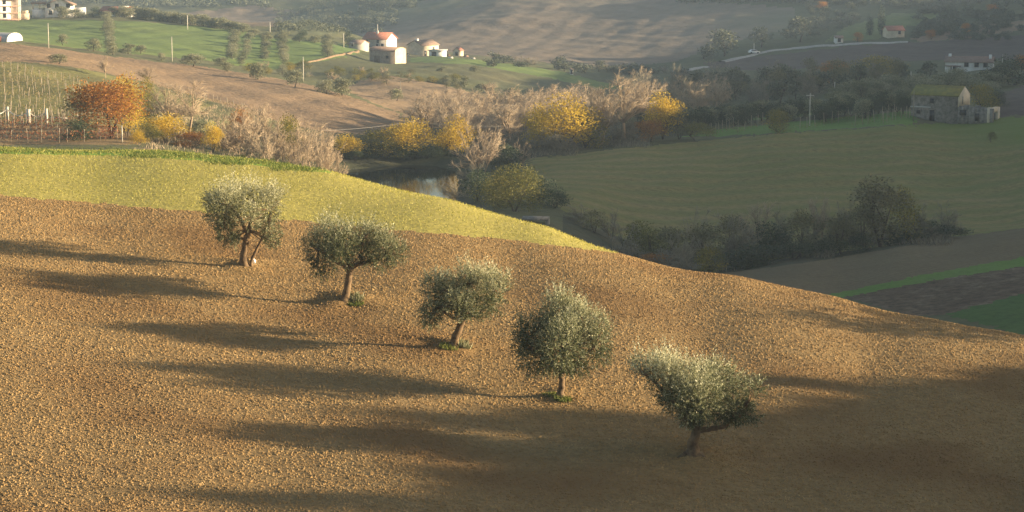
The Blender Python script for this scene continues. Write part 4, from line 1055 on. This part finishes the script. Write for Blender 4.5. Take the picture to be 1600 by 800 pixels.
# ------------------------------------------------------------------ poles, wires, fence
def pole(u, v, rmin, hpx, label, mat='pole', arm=False, r=None):
    q = hit(u, v, rmin) if r is None else ground(u, r); h = hpx * px(q); w = max(.11, .7 * px(q))
    e = empty('utility_pole', q); tag(e, label, 'utility pole')
    g = Geo(); g.tube([(0, 0, -.4), (0, 0, h)], [w, w * .7], 7); link('post', g.mesh('post'), M[mat], e)
    if arm:
        g = Geo(); box_geo(g, -.75, .75, -.07, .07, h - .5, h - .35); link('crossarm', g.mesh('crossarm', False), M[mat], e)
        g = Geo(); [g.tube([(x, 0, h - .35), (x, 0, h - .08)], [.06, .04], 6) for x in (-.65, -.25, .25, .65)]; link('insulators', g.mesh('insulators'), M['pole_dark'], e)
    return Vector((q.x, q.y, q.z + h * .97))
pole(76, 75, 560, 38, 'pale concrete pole on the field edge left of the olive column')
pole(269, 96, 560, 38, 'pale concrete pole standing in the hill meadow above the brown slope')
pole(474, 127, 480, 38, 'pale concrete pole beside the round dark olive on the slope edge')
pole(293, 46, 620, 22, 'thin pole in front of the long olive row on the meadow top')
pole(348, 44, 650, 14, 'short pole behind the right end of the long olive row')
pole(422, 52, 700, 17, 'thin pole on the meadow rim between small olives')
pole(537, 74, 700, 22, 'thin pole left of the farmhouse beside the dark tree')
pole(590, 62, 700, 24, 'tall thin mast rising beside the farmhouse red roof')
pole(626, 145, 560, 18, 'short pole beside the lone olive on the tan field', 'pole_dark')
pole(1265, 196, 440, 50, 'tall pole with crossarm standing before the dark hedge', 'pole', True)
pole(1427, 190, 425, 48, 'weathered pole at the left corner of the stone ruin', 'pole_dark')
pole(1423, 132, 520, 20, 'hazy thin pole in the olive grove above the ruin')
pole(1304, 150, 560, 22, 'hazy thin pole above the green bank behind the hedge')
pole(1566, 108, 640, 22, 'thin pole right of the white house')
pole(1178, 82, 900, 14, 'tiny pole beside the car on the far road')
M['wire'] = solid_mat('wire', (.36, .34, .31), (.3, .28, .26), 1, .6)
def wire_pole(u, r, vtop, label):
    q = ground(u, r); return pole(u, 0, 0, (float(pt(u, vtop, q.y)[2]) - q.z) / px(q), label, 'pole_dark', False, r)
w0 = [wire_pole(*a) for a in ((500, 398, 202, 'thin wire pole hidden behind the bare thicket'), (645, 424, 188, 'thin wire pole rising out of the rounded golden tree'), (782, 446, 196, 'thin wire pole in the bare wood behind the pond'), (935, 446, 210, 'thin wire pole beside the forked bare tree'))]
for a, b, lab in zip(w0[:-1], w0[1:], ('sagging pale wire above the left end of the pond', 'sagging pale wire between the two golden trees by the pond', 'sagging pale wire crossing before the bare wood')):
    t = np.linspace(0, 1, 14)[:, None]; P3 = np.array(a) * (1 - t) + np.array(b) * t; P3[:, 2] -= (1 - (2 * t[:, 0] - 1) ** 2) * .3
    g = Geo(); g.tube(P3 - np.array(a), .018, 5); tag(link('overhead_wire', g.mesh('overhead_wire'), M['wire'], None, a), lab, 'wire')
# concrete posts with a hanging pipe left of the vineyard
e = empty('pipe_fence', hit(12, 196, 285)); tag(e, 'pale posts carrying a sagging white pipe below the vineyard', 'fence'); q0 = Vector(e.location)
tops = []
for u, v, hp in ((-28, 188, 20), (12, 189, 22), (45, 192, 21), (73, 193, 23)):
    q = hit(u, v, 285); h = hp * px(q); g = Geo(); w = .17 if u != 45 else .26
    box_geo(g, -w, w, -w, w, -.3, h); link('post', g.mesh('post', False), M['post'], e, q - q0); tops.append(q - q0 + Vector((0, 0, h * .8)))
for a, b in zip(tops[:-1], tops[1:]):
    t = np.linspace(0, 1, 10)[:, None]; P3 = np.array(a) * (1 - t) + np.array(b) * t; P3[:, 2] -= (1 - (2 * t[:, 0] - 1) ** 2) * .75
    g = Geo(); g.tube(P3, .09, 6); link('pipe', g.mesh('pipe'), M['post'], e)
a, b = hit(76, 189, 285) - q0, hit(108, 190, 285) - q0; g = Geo(); g.tube([tuple(a + Vector((0, 0, .5))), tuple(b + Vector((0, 0, .5)))], .09, 6); link('rail', g.mesh('rail'), M['post'], e)
q = hit(191, 222, 268); g = Geo(); g.tube([(0, 0, -.3), (0, 0, 26 * px(q))], [.1, .07], 6); tag(link('marker_post', g.mesh('marker_post'), M['post'], None, q), 'tall pale stake in front of the rust-orange tree', 'stake')

# ------------------------------------------------------------------ buildings
def wall_mat(name, c, c2, scale=.8): return solid_mat(name, c, c2, scale, .9, .03)
M['white'] = wall_mat('white_plaster', (.80, .78, .74), (.62, .59, .54))
M['cream'] = wall_mat('cream_plaster', (.66, .56, .42), (.50, .41, .29))
M['greyplaster'] = wall_mat('grey_plaster', (.46, .42, .37), (.33, .30, .26))
M['stone'] = solid_mat('rubble_stone', (.27, .245, .21), (.12, .108, .093), 1.6, .95, .08)
M['barn'] = solid_mat('barn_stone', (.34, .27, .20), (.22, .17, .13), 1.2, .95, .05)
M['brickwall'] = solid_mat('brick_wall', (.36, .22, .16), (.25, .16, .12), 1.4, .95, .04)
M['redroof'] = solid_mat('red_tiles', (.42, .17, .11), (.30, .12, .08), 1.5, .85, .05)
M['oldroof'] = solid_mat('old_tiles', (.28, .19, .14), (.19, .13, .10), 1.5, .9, .05)
M['moss'] = solid_mat('mossy_roof', (.23, .21, .05), (.135, .13, .045), 1.2, .95, .06)
M['slab'] = solid_mat('concrete', (.52, .50, .47), (.38, .36, .33), 1.2, .9, .02)
M['glass'] = solid_mat('dark_opening', (.02, .02, .022), (.012, .012, .013), 1, .35, 0, 0, .5)
M['junk'] = solid_mat('junk', (.7, .68, .64), (.4, .3, .24), 5, .8)
M['wood'] = solid_mat('old_wood', (.16, .11, .07), (.10, .07, .045), 2, .9)

def put(name, geo, mat, parent, smooth=False): return link(name, geo.mesh(name, smooth), M[mat], parent)
def quad_box(g, x0, x1, y0, y1, z0, z1): box_geo(g, x0, x1, y0, y1, z0, z1)
def gable_block(e, w, d, he, hr, wall, roof, along='x', over=.35, thick=.18, roof_name='roof', base=-1.0):
    """walls with gables and a pitched roof of real thickness; ridge runs along x or y; front face at y = -d/2"""
    x, y = w / 2, d / 2; g = Geo()
    if along == 'x':
        v = [(-x, -y, base), (x, -y, base), (x, y, base), (-x, y, base), (-x, -y, he), (x, -y, he), (x, y, he), (-x, y, he), (-x, 0, hr), (x, 0, hr)]
        g.add(v, q=[(0, 1, 5, 4), (2, 3, 7, 6), (1, 2, 6, 5), (3, 0, 4, 7)], t=[(5, 6, 9), (7, 4, 8)])
        sl = (hr - he) / y; ex = x + over; ey = y + over; ze = he - over * sl
        put('wall', g, wall, e); g = Geo()
        for s in (-1, 1):
            v = [(-ex, s * ey, ze), (ex, s * ey, ze), (ex, 0, hr), (-ex, 0, hr)]; v = [(a, b, c + .02) for a, b, c in v] + [(a, b, c + thick) for a, b, c in v]
            g.add(v, q=[(0, 1, 2, 3), (4, 7, 6, 5), (0, 4, 5, 1), (1, 5, 6, 2), (2, 6, 7, 3), (3, 7, 4, 0)])
    else:
        v = [(-x, -y, base), (x, -y, base), (x, y, base), (-x, y, base), (-x, -y, he), (x, -y, he), (x, y, he), (-x, y, he), (0, -y, hr), (0, y, hr)]
        g.add(v, q=[(0, 1, 5, 4), (2, 3, 7, 6), (1, 2, 6, 5), (3, 0, 4, 7)], t=[(4, 5, 8), (6, 7, 9)])
        sl = (hr - he) / x; ex = x + over; ey = y + over; ze = he - over * sl
        put('wall', g, wall, e); g = Geo()
        for s in (-1, 1):
            v = [(s * ex, -ey, ze), (s * ex, ey, ze), (0, ey, hr), (0, -ey, hr)]; v = [(a, b, c + .02) for a, b, c in v] + [(a, b, c + thick) for a, b, c in v]
            g.add(v, q=[(0, 1, 2, 3), (4, 7, 6, 5), (0, 4, 5, 1), (1, 5, 6, 2), (2, 6, 7, 3), (3, 7, 4, 0)])
    return put(roof_name, g, roof, e)
def opening(e, x, z, w, h, y, name='window', side=None, frame='white', ins=.10):
    """a dark pane set in a projecting frame on the wall y = const (or x = const when side is given)"""
    g = Geo(); f = .09
    for a in ((-w / 2 - f, -w / 2, 0, h), (w / 2, w / 2 + f, 0, h), (-w / 2 - f, w / 2 + f, h, h + f), (-w / 2 - f, w / 2 + f, -f, 0)):
        if side is None: box_geo(g, x + a[0], x + a[1], y - .07, y + .03, z + a[2], z + a[3])
        else: box_geo(g, side - .03, side + .07, x + a[0], x + a[1], z + a[2], z + a[3])
    o = put(name, g, frame, e); g = Geo()
    if side is None: box_geo(g, x - w / 2, x + w / 2, y - .02, y + .03, z, z + h)
    else: box_geo(g, side - .03, side + .02, x - w / 2, x + w / 2, z, z + h)
    put('pane', g, 'glass', o); return o
def site(name, u, v, rmin, yaw, label, cat='house'):
    q = hit(u, v, rmin); e = empty(name, q, R(yaw)); tag(e, label, cat); return e, px(q)
# stone ruin with the mossy roof (front faces the camera, turned a little so that the right gable shows)
e, s = site('stone_ruin', 1468, 189, 415, -31, 'ruined stone farmhouse with mossy roof beside the shaded field', 'ruin')
w, d, he, hr = 76 * s, 46 * s, 41 * s, 54 * s
gable_block(e, w, d, he, hr, 'stone', 'moss', 'x', .15)
g = Geo(); v = [(w / 2 + .18, -d / 2 - .1, he - 2.0), (w / 2 + .18, d / 2 + .1, he - 2.0), (w / 2 + .18, d / 2 + .1, he + .1), (w / 2 + .18, 0, hr + .12), (w / 2 + .18, -d / 2 - .1, he + .1)]
v = v + [(a - .24, b, c) for a, b, c in v]
g.add(v, q=[(0, 1, 2, 4), (5, 9, 7, 6), (0, 5, 6, 1), (1, 6, 7, 2), (2, 7, 8, 3), (3, 8, 9, 4), (4, 9, 5, 0)], t=[(2, 3, 4), (7, 9, 8)]); put('gable_wall', g, 'cream', e)
opening(e, -w * .05, .2, 1.0, 2.1, -d / 2, 'door', None, 'stone'); opening(e, -w * .06, 29 * s, .8, .9, -d / 2, 'window', None, 'stone'); opening(e, -w * .34, 12 * s, .8, .7, -d / 2, 'window', None, 'stone')
opening(e, -d * .2, he - 1.6, .5, 1.5, 0, 'window', w / 2 + .18, 'cream')
g = Geo(); box_geo(g, -w / 2 - .12, -w * .08, -d / 2 - .14, -d / 2 + .1, 21.5 * s, 23.5 * s); put('string_course', g, 'slab', e)
g = Geo(); rr_ = random.Random(4); x = w / 2 - .05
while x < w / 2 + 48 * s:      # broken wall of the roofless wing, uneven along its top
    nx = x + rr_.uniform(.5, 1.0); box_geo(g, x, nx - .002, -d / 2 - .05 + rr_.uniform(-.03, .03), -d / 2 + .55, -1.0, (28 if x < w / 2 + 36 * s else 25) * s + rr_.uniform(-.35, .15)); x = nx
put('wing_wall', g, 'stone', e)
opening(e, w / 2 + 30 * s, .6, .8, 1.5, -d / 2 - .06, 'window', None, 'stone'); opening(e, w / 2 + 8 * s, 1.6, 1.3, 1.0, -d / 2 - .06, 'window', None, 'stone')
g = Geo(); xe = w / 2 + 50 * s
for a in ((-d / 2 - .1, -d / 2 + .9, -1, 26 * s), (d / 2 - 1.2, d / 2, -1, 24 * s), (-d / 2 + .9, d / 2 - 1.2, 17 * s, 25 * s)): box_geo(g, xe - .5, xe, a[0], a[1] - .002, a[2], a[3])
put('end_wall', g, 'cream', e)
g = Geo(); box_geo(g, w / 2 + .3, xe - .5, d / 2 - .6, d / 2, -1, 15 * s); put('back_wall', g, 'stone', e)
T('midgreen', 'ivy_bush', 1552, 424, 18, 'green bush growing inside the broken end of the ruin', None, 14, 'bush')
# white house
e, s = site('white_house', 1515, 111, 640, -16, 'long white house with brown roof above the olive grove')
w, d = 70 * s, 8; gable_block(e, w, d, 15 * s, 22 * s, 'white', 'oldroof', 'x', .5)
for x in (-.05, .17, .36): opening(e, w * x, 7.5 * s, 1.3, 1.5, -d / 2, 'window', None, 'greyplaster')
g = Geo(); box_geo(g, -w / 2, -w * .16, -d / 2 - 2.2, -d / 2 - .01, 8.4 * s, 9.6 * s); put('porch_roof', g, 'oldroof', e)
g = Geo(); [box_geo(g, -w / 2 + k, -w / 2 + k + .3, -d / 2 - 2.1, -d / 2 - 1.8, -1, 8.38 * s) for k in (.1, 2.2, 4.2)]; put('porch_pillars', g, 'white', e)
opening(e, -w * .33, .2, 1.6, 1.8, -d / 2, 'door', None, 'greyplaster')
g = Geo(); box_geo(g, -w * .46, -w * .46 + .9, -.5, .5, 17 * s, 26 * s); put('chimney', g, 'white', e)
g = Geo(); box_geo(g, w * .42, w * .42 + .8, -1.9, -1.2, 16 * s, 26 * s); put('chimney', g, 'white', e)
# farmhouse group on the spur
e, s = site('farmhouse', 594, 77, 700, -24, 'grey farmhouse with red roof and bright white gable end'); w, d = 40 * s, 9
gable_block(e, w, d, 17 * s, 26 * s, 'greyplaster', 'redroof', 'x', .5)
g = Geo(); v = [(w / 2 + .04, -d / 2, -1), (w / 2 + .04, d / 2, -1), (w / 2 + .04, d / 2, 17 * s), (w / 2 + .04, 0, 25.6 * s), (w / 2 + .04, -d / 2, 17 * s)]; v += [(a - .03, b, c) for a, b, c in v]
g.add(v, q=[(0, 1, 2, 4), (5, 9, 7, 6)], t=[(2, 3, 4), (7, 9, 8)]); put('gable_wall', g, 'white', e)
for x, z in ((-.34, 4), (-.34, 10), (.1, 4), (.12, 10.5), (.32, 4)): opening(e, w * x, z * s, 1.2, 1.5, -d / 2, 'window', None, 'white')
g = Geo(); box_geo(g, -w * .1, -w * .1 + .8, -1.4, -.7, 20 * s, 29 * s); put('chimney', g, 'slab', e)
e, s = site('annex', 561, 77, 700, -24, 'low grey annex at the left end of the farmhouse', 'outbuilding'); gable_block(e, 20 * s, 7, 9 * s, 14 * s, 'greyplaster', 'oldroof', 'x', .3); opening(e, -1, 1.2, 1.0, 1.4, -3.5)
# barn with a vaulted end wall
e, s = site('vaulted_barn', 606, 99, 660, -28, 'cream barn with rounded sunlit end wall below the farmhouse', 'barn'); w, d, hw, hv = 46 * s, 7.6, 20 * s, 25.5 * s
g = Geo(); prof = [(-d / 2, -1)] + [(-d / 2 * math.cos(t), hw + (hv - hw) * math.sin(t)) for t in np.linspace(0, math.pi, 13)] + [(d / 2, -1)]; n = len(prof)
v = [(x, y, z) for x in (-w / 2, w / 2) for y, z in prof]
g.add(v, q=[(i, i + n, i + 1 + n, i + 1) for i in range(n - 1)], t=[(n, n + i + 1, n + i) for i in range(1, n - 1)] + [(0, i, i + 1) for i in range(1, n - 1)]); put('wall', g, 'barn', e)
g = Geo(); q_ = [(y * 1.03, z + .1) for y, z in prof[1:-1]]; n = len(q_); v = [(x, y, z) for x in (-w / 2 - .2, w / 2 + .15) for y, z in q_]; v += [(x, y * .985, z - .16) for x, y, z in v]
g.add(v, q=[(i, i + n, i + 1 + n, i + 1) for i in range(n - 1)] + [(2 * n + i, 2 * n + i + 1, 3 * n + i + 1, 3 * n + i) for i in range(n - 1)] + [(n + i, 3 * n + i, 3 * n + i + 1, n + i + 1) for i in range(n - 1)]); put('roof', g, 'oldroof', e)
g = Geo(); g.add([(w / 2 + .05, y * .985, z) for y, z in prof], t=[(0, i, i + 1) for i in range(1, len(prof) - 1)]); g.add([(w / 2 + .02, y * .985, z) for y, z in prof], t=[(0, i + 1, i) for i in range(1, len(prof) - 1)]); put('end_wall', g, 'cream', e)
opening(e, -w * .2, .1, 2.0, 2.6, -d / 2, 'door', None, 'wood'); opening(e, w * .2, 9 * s, .9, .9, -d / 2, 'window', None, 'wood')
g = Geo(); box_geo(g, -w * .2 - 1.0, -w * .2 + 1.0, -d / 2 - .1, -d / 2 - .03, .1, 2.7); put('door_leaf', g, 'wood', e)
e, s = site('cream_house', 661, 87, 700, 48, 'square cream house with old tiled roof right of the barn'); w, d = 38 * s, 8.0
gable_block(e, w, d, 17 * s, 24 * s, 'cream', 'oldroof', 'x', .4); g = Geo(); box_geo(g, -w * .4, -w * .4 + .9, -.5, .5, 20 * s, 27 * s); put('chimney', g, 'white', e)
opening(e, -w * .28, .2, 1.2, 2.0, -d / 2, 'door', None, 'wood'); opening(e, w * .2, 9 * s, 1.0, 1.2, -d / 2)
opening(e, 0, 8 * s, .9, 1.1, 0, 'window', w / 2, 'cream')
e, s = site('lean_to_shed', 684, 88, 700, -22, 'low white lean-to shed with flat roof beside the cream house', 'shed'); w = 22 * s
g = Geo(); box_geo(g, -w / 2, w / 2, -2.2, 2.2, -1, 9 * s); put('wall', g, 'white', e); g = Geo(); box_geo(g, -w / 2 - .4, w / 2 + .4, -2.7, 2.6, 9 * s + .01, 10.4 * s); put('roof', g, 'slab', e); opening(e, -.6, .1, 1.8, 1.7, -2.2, 'door', None, 'wood')
e, s = site('small_shed', 716, 87, 700, -20, 'tiny cream shed with single sloping roof at the end of the farm', 'shed'); w = 12 * s
gable_block(e, w, 4, 8 * s, 13 * s, 'cream', 'redroof', 'y', .25); opening(e, 0, .1, 1.0, 1.7, -2.0, 'door', None, 'wood')
def junk(u, v, w, h, label, name, mat='junk'):
    q = hit(u, v, 700); s = px(q); g = Geo(); g.add([tuple(np.array(c) * (w * s / 2, w * s / 3, h * s)) for c in ((-1, -1, -.2), (1, -1, -.2), (1, 1, -.2), (-1, 1, -.2), (-.7, -.8, .8), (.8, -.6, 1), (.6, .8, .9), (-.8, .7, .7))], q=[(0, 3, 2, 1), (4, 5, 6, 7), (0, 1, 5, 4), (1, 2, 6, 5), (2, 3, 7, 6), (3, 0, 4, 7)])
    tag(link(name, g.mesh(name, False), M[mat], None, q), label, 'farm clutter')
junk(649, 85, 4, 7, 'white tarpaulin bundle between the barn and the cream house', 'tarpaulin_bundle', 'white'); junk(638, 88, 3, 3, 'small pale block in the yard right of the barn', 'pale_block')
junk(700, 88, 8, 4, 'dark heap of scrap between the lean-to and the small shed', 'scrap_heap', 'wood'); junk(704, 91, 9, 2.5, 'pale pile of boards in front of the scrap heap', 'board_pile'); junk(728, 89, 9, 3, 'reddish rubble right of the small shed', 'rubble_heap', 'brickwall'); junk(739, 92, 8, 2, 'pale slab lying on the grass at the end of the farm', 'pale_slab')
# houses on the upper left
e, s = site('apartment_block', 14, 31, 700, 6, 'unfinished apartment block with three rows of dark windows', 'apartment block'); w, d = 34 * s, 10
g = Geo(); box_geo(g, -w / 2 - 6, w * .12, -d / 2, d / 2, -1, 38 * s); put('wall', g, 'white', e)
for k in range(4): g = Geo(); box_geo(g, -w / 2 - 6, w / 2, -d / 2 - .5, d / 2, (k * 10.2 + .3) * s, (k * 10.2 + 1.4) * s + .002 * k); put('floor_slab', g, 'brickwall', e)
for x in (w * .16, w / 2 - .5): g = Geo(); box_geo(g, x, x + .45, -d / 2 - .2, -d / 2 + .3, -1, 32 * s); put('column', g, 'cream', e)
g = Geo(); box_geo(g, w * .14, w / 2 - .1, 1.5, d / 2 - .1, -1, 32 * s); put('rear_wall', g, 'greyplaster', e)
for k in range(3):
    for x in (-.44, -.12): opening(e, w * x, (k * 10.2 + 4) * s, 1.2, 1.5, -d / 2, 'window')
e, s = site('yard_shed', 39, 30, 700, 6, 'small flat-roofed shed between the apartment block and the villa', 'shed'); g = Geo(); box_geo(g, -14 * s / 2, 14 * s / 2, -2, 2, -1, 9 * s); put('wall', g, 'cream', e); g = Geo(); box_geo(g, -3 * s, 5 * s, -1.4, 1.4, 9 * s + .01, 13 * s); put('roof_hut', g, 'cream', e)
e, s = site('white_villa', 94, 26, 700, 8, 'white villa with broad low gable at the top left'); w, d = 66 * s, 10
gable_block(e, 42 * s, d, 19 * s, 28 * s, 'white', 'oldroof', 'y', .9)
for x, z in ((-.24, 14), (-.05, 14), (.2, 14), (-.2, 4), (.1, 4)): opening(e, w * x, z * s, 1.5, 1.7, -d / 2, 'window', None, 'white')
g = Geo(); box_geo(g, -w * .62, -21 * s - .02, -d / 2 + 1, d / 2, -1, 12 * s); put('side_wing', g, 'white', e); g = Geo(); box_geo(g, -w * .64, -21 * s - .02, -d / 2 + .5, d / 2 + .3, 20 * s, 22.5 * s); put('terrace_roof', g, 'oldroof', e)
g = Geo(); [box_geo(g, x, x + .5, -d / 2 + 1, -d / 2 + 1.5, 12 * s + .01, 20 * s - .01) for x in (-w * .61, -w * .46)]; put('terrace_pillars', g, 'cream', e)
g = Geo(); box_geo(g, 21 * s + .02, w * .58, -d / 2 + 1.5, d / 2, -1, 13 * s); put('low_wing', g, 'white', e)
e, s = site('red_roofed_house', 184, 25, 700, -16, 'low white house with red roof behind the meadow olive row'); w, d = 44 * s, 9
gable_block(e, w, d, 8 * s, 14 * s, 'white', 'redroof', 'x', .5); g = Geo(); box_geo(g, w * .12, w * .36, -2, 2, 9 * s, 15 * s); put('roof_dormer', g, 'white', e); opening(e, 0, 3 * s, 1.3, 1.2, -d / 2)
e, s = site('arched_greenhouse', 4, 64, 560, -20, 'arched white greenhouse tunnel at the left edge', 'greenhouse'); w, d = 44 * s, 7.4
prof = [(-d / 2 * math.cos(t), 13 * s * math.sin(t) ** .7) for t in np.linspace(0, math.pi, 13)]; n = len(prof); v = [(x, y, z - .02) for x in (-w / 2, w / 2) for y, z in prof]
g = Geo(); g.add(v, q=[(i, i + n, i + 1 + n, i + 1) for i in range(n - 1)]); put('roof', g, 'slab', e); g = Geo(); g.add([(w / 2 - .1, y, z) for y, z in prof] + [(w / 2 - .14, y, z) for y, z in prof], t=[(0, i, i + 1) for i in range(1, n - 1)] + [(n, n + i + 1, n + i) for i in range(1, n - 1)]); put('end_wall', g, 'white', e)
g = Geo(); box_geo(g, -w / 2 + .2, w * .28, -d / 2 - .16, -d / 2 - .06, -.5, 8 * s); put('side_panel', g, 'redroof', e)
# far right
e, s = site('orange_roofed_house', 1396, 57, 880, 8, 'far hazy house with orange roof beside the cypresses'); gable_block(e, 26 * s, 8, 10 * s, 16 * s, 'cream', 'redroof', 'x', .4); opening(e, 1.5, 1.2, 1.2, 1.5, -4)
e, s = site('far_white_hut', 1310, 66, 880, 0, 'tiny far white hut above the end of the road', 'hut'); gable_block(e, 12 * s, 5, 7 * s, 10 * s, 'white', 'oldroof', 'x', .3); opening(e, 0, .3, 1.2, 1.7, -2.5, 'door', None, 'wood')
e, s = site('far_wall_house', 856, 111, 800, 0, 'tiny white gable among bushes at the foot of bare hill', 'hut'); e.location = hit(893, 116, 800); gable_block(e, 5 * s, 4, 7 * s, 9 * s, 'white', 'oldroof', 'y', .2); opening(e, 0, .3, .8, 1.4, -2.0, 'door', None, 'wood')
# grey slab roof by the round bush
q = ground(838, 300); e = empty('concrete_culvert', q, R(-6)); tag(e, 'flat grey concrete slab over a culvert beside the round green bush', 'culvert'); s = px(q)
g = Geo(); box_geo(g, -22 * s, 20 * s, -1.3, 1.3, .4, .66); put('top_slab', g, 'stone', e)
for x in (-20 * s, 16 * s): g = Geo(); box_geo(g, x, x + .4, -1.1, 1.1, -.8, .395); put('side_wall', g, 'stone', e)
# road with its car
def road(pix, rmin, w, mat='road', name='gravel_road'):
    c = [hit(u, v, rmin) for u, v in pix]; P3 = []
    for a, b in zip(c[:-1], c[1:]): P3 += [a.lerp(b, k / 6) for k in range(6)]
    P3.append(c[-1]); v = []
    for i, p in enumerate(P3):
        t = (P3[min(i + 1, len(P3) - 1)] - P3[max(i - 1, 0)]); nrm = Vector((-t.y, t.x, 0)).normalized()
        for s in (-w, -w / 2, 0, w / 2, w): r_ = p + nrm * s; v.append((r_.x, r_.y, zat(r_.x, r_.y) + (.45 if abs(s) < w else -.2)))
    f = [(i * 5 + j, i * 5 + j + 1, i * 5 + j + 6, i * 5 + j + 5) for i in range(len(P3) - 1) for j in range(4)]
    me = bpy.data.meshes.new('gravel_road'); me.from_pydata(v, [], f); me.polygons.foreach_set('use_smooth', [True] * len(f)); me.update()
    tag(link(name, me, M[mat]), kind='structure')
road([(1128, 97), (1150, 92), (1180, 85), (1210, 79), (1240, 76), (1280, 72), (1330, 69), (1420, 66)], 880, 2.4)
road([(1066, 111), (1085, 108), (1102, 105)], 860, 2.4)
road([(474, 100), (500, 94), (535, 86), (560, 80)], 640, .6, 'tan', 'farm_track')
q = hit(1178, 85.5, 880); e = empty('parked_car', q + Vector((0, 0, .55)), R(12)); e.scale = (1.15,) * 3; tag(e, 'small white car on the pale far road', 'car')
M['carpaint'] = solid_mat('white_car_paint', (.82, .82, .82), (.78, .78, .78), 1, .25, 0, 0, .5); M['tyre'] = solid_mat('tyre', (.03, .03, .03), (.02, .02, .02), 4, .9)
def hull(pr, wd):
    g = Geo(); n = len(pr); v = [(x, -wd, z) for x, z in pr] + [(x, wd, z) for x, z in pr]
    g.add(v, q=[(i, (i + 1) % n, (i + 1) % n + n, i + n) for i in range(n)], t=[(0, i + 1, i) for i in range(1, n - 1)] + [(n, n + i, n + i + 1) for i in range(1, n - 1)]); return g
put('body', hull([(-2.1, .3), (2.1, .3), (2.15, .75), (1.2, .92), (.6, 1.4), (-1.1, 1.45), (-1.9, .98), (-2.12, .8)], .85), 'carpaint', e)
put('window', hull([(1.0, .95), (.55, 1.34), (-1.0, 1.36), (-1.6, .98)], .86), 'glass', e)
for x in (-1.3, 1.3):
    for y in (-.8, .8): g = Geo(); g.tube([(x, y - .1, .32), (x, y + .1, .32)], .32, 12); put('wheel', g, 'tyre', e)

# the rise to the right of the view has a tall tree and a ragged hedge added to soften the shadow edge; their shade falls across the ploughed slope
g = np.random.default_rng(17); geo = Geo()
for k in range(150):
    y = g.uniform(58, 127); x = 112 + g.normal(0, 2.5); s = g.uniform(.35, .95); m_ = 60
    p = np.array([x, y, zat(x, y) + s * .5]) + rdir(m_, g) * s * g.uniform(.3, 1, (m_, 1)) * np.array([1, 1, 1.1])
    geo.leaves(p, rdir(m_, g), .42, .3, g.uniform(.2, .8, m_))
for y, s in ((104, 2.0), (106, 1.6), (114, 1.5), (91, 1.5)):
    for j in range(3):
        p = np.array([112, y, zat(112, y) + s * (.5 + .45 * j)]) + rdir(260, g) * s * (1 - .2 * j) * g.uniform(.2, 1, (260, 1)); geo.leaves(p, rdir(260, g), .5, .35, g.uniform(.2, .8, 260))
tag(link('hedge', geo.mesh('hedge'), M['midgreen']), kind='stuff')  # unseen leaf clumps, added only for the shade they cast
for x, y, top in ((43, 126, -17.0), (48, 131, -17.6)):
    z = zat(x, y); stand('tall_tree', 'olivebrown', Vector((x, y, z - .1)), top - z, 'tall brown tree on the slope right of the ploughed hill', 'tree', 'tall trees right of the ploughed hill', 7.5)

# ------------------------------------------------------------------ the air between here and the hills
m = bpy.data.materials.new('haze'); m.use_nodes = True
nt = m.node_tree; nt.nodes.remove(nt.nodes['Principled BSDF'])
pvn = nt.nodes.new('ShaderNodeVolumePrincipled')
pvn.inputs['Color'].default_value = (.55, .73, 1.0, 1); pvn.inputs['Density'].default_value = HAZE
pvn.inputs['Anisotropy'].default_value = .0
nt.links.new(pvn.outputs[0], nt.nodes['Material Output'].inputs['Volume'])
zt = max(3.0, float(GZ.max()) + 22.0); zb = float(GZ.min()) - 1.0
S = 3650.0
v = [(x, y, z) for z in (zb, zt) for x, y in ((-S, -S), (S, -S), (S, S), (-S, S))]
f = [(0, 3, 2, 1), (4, 5, 6, 7), (0, 1, 5, 4), (1, 2, 6, 5), (2, 3, 7, 6), (3, 0, 4, 7)]
me = bpy.data.meshes.new('haze'); me.from_pydata(v, [], f); me.update()
tag(link('haze', me, m), kind='stuff')
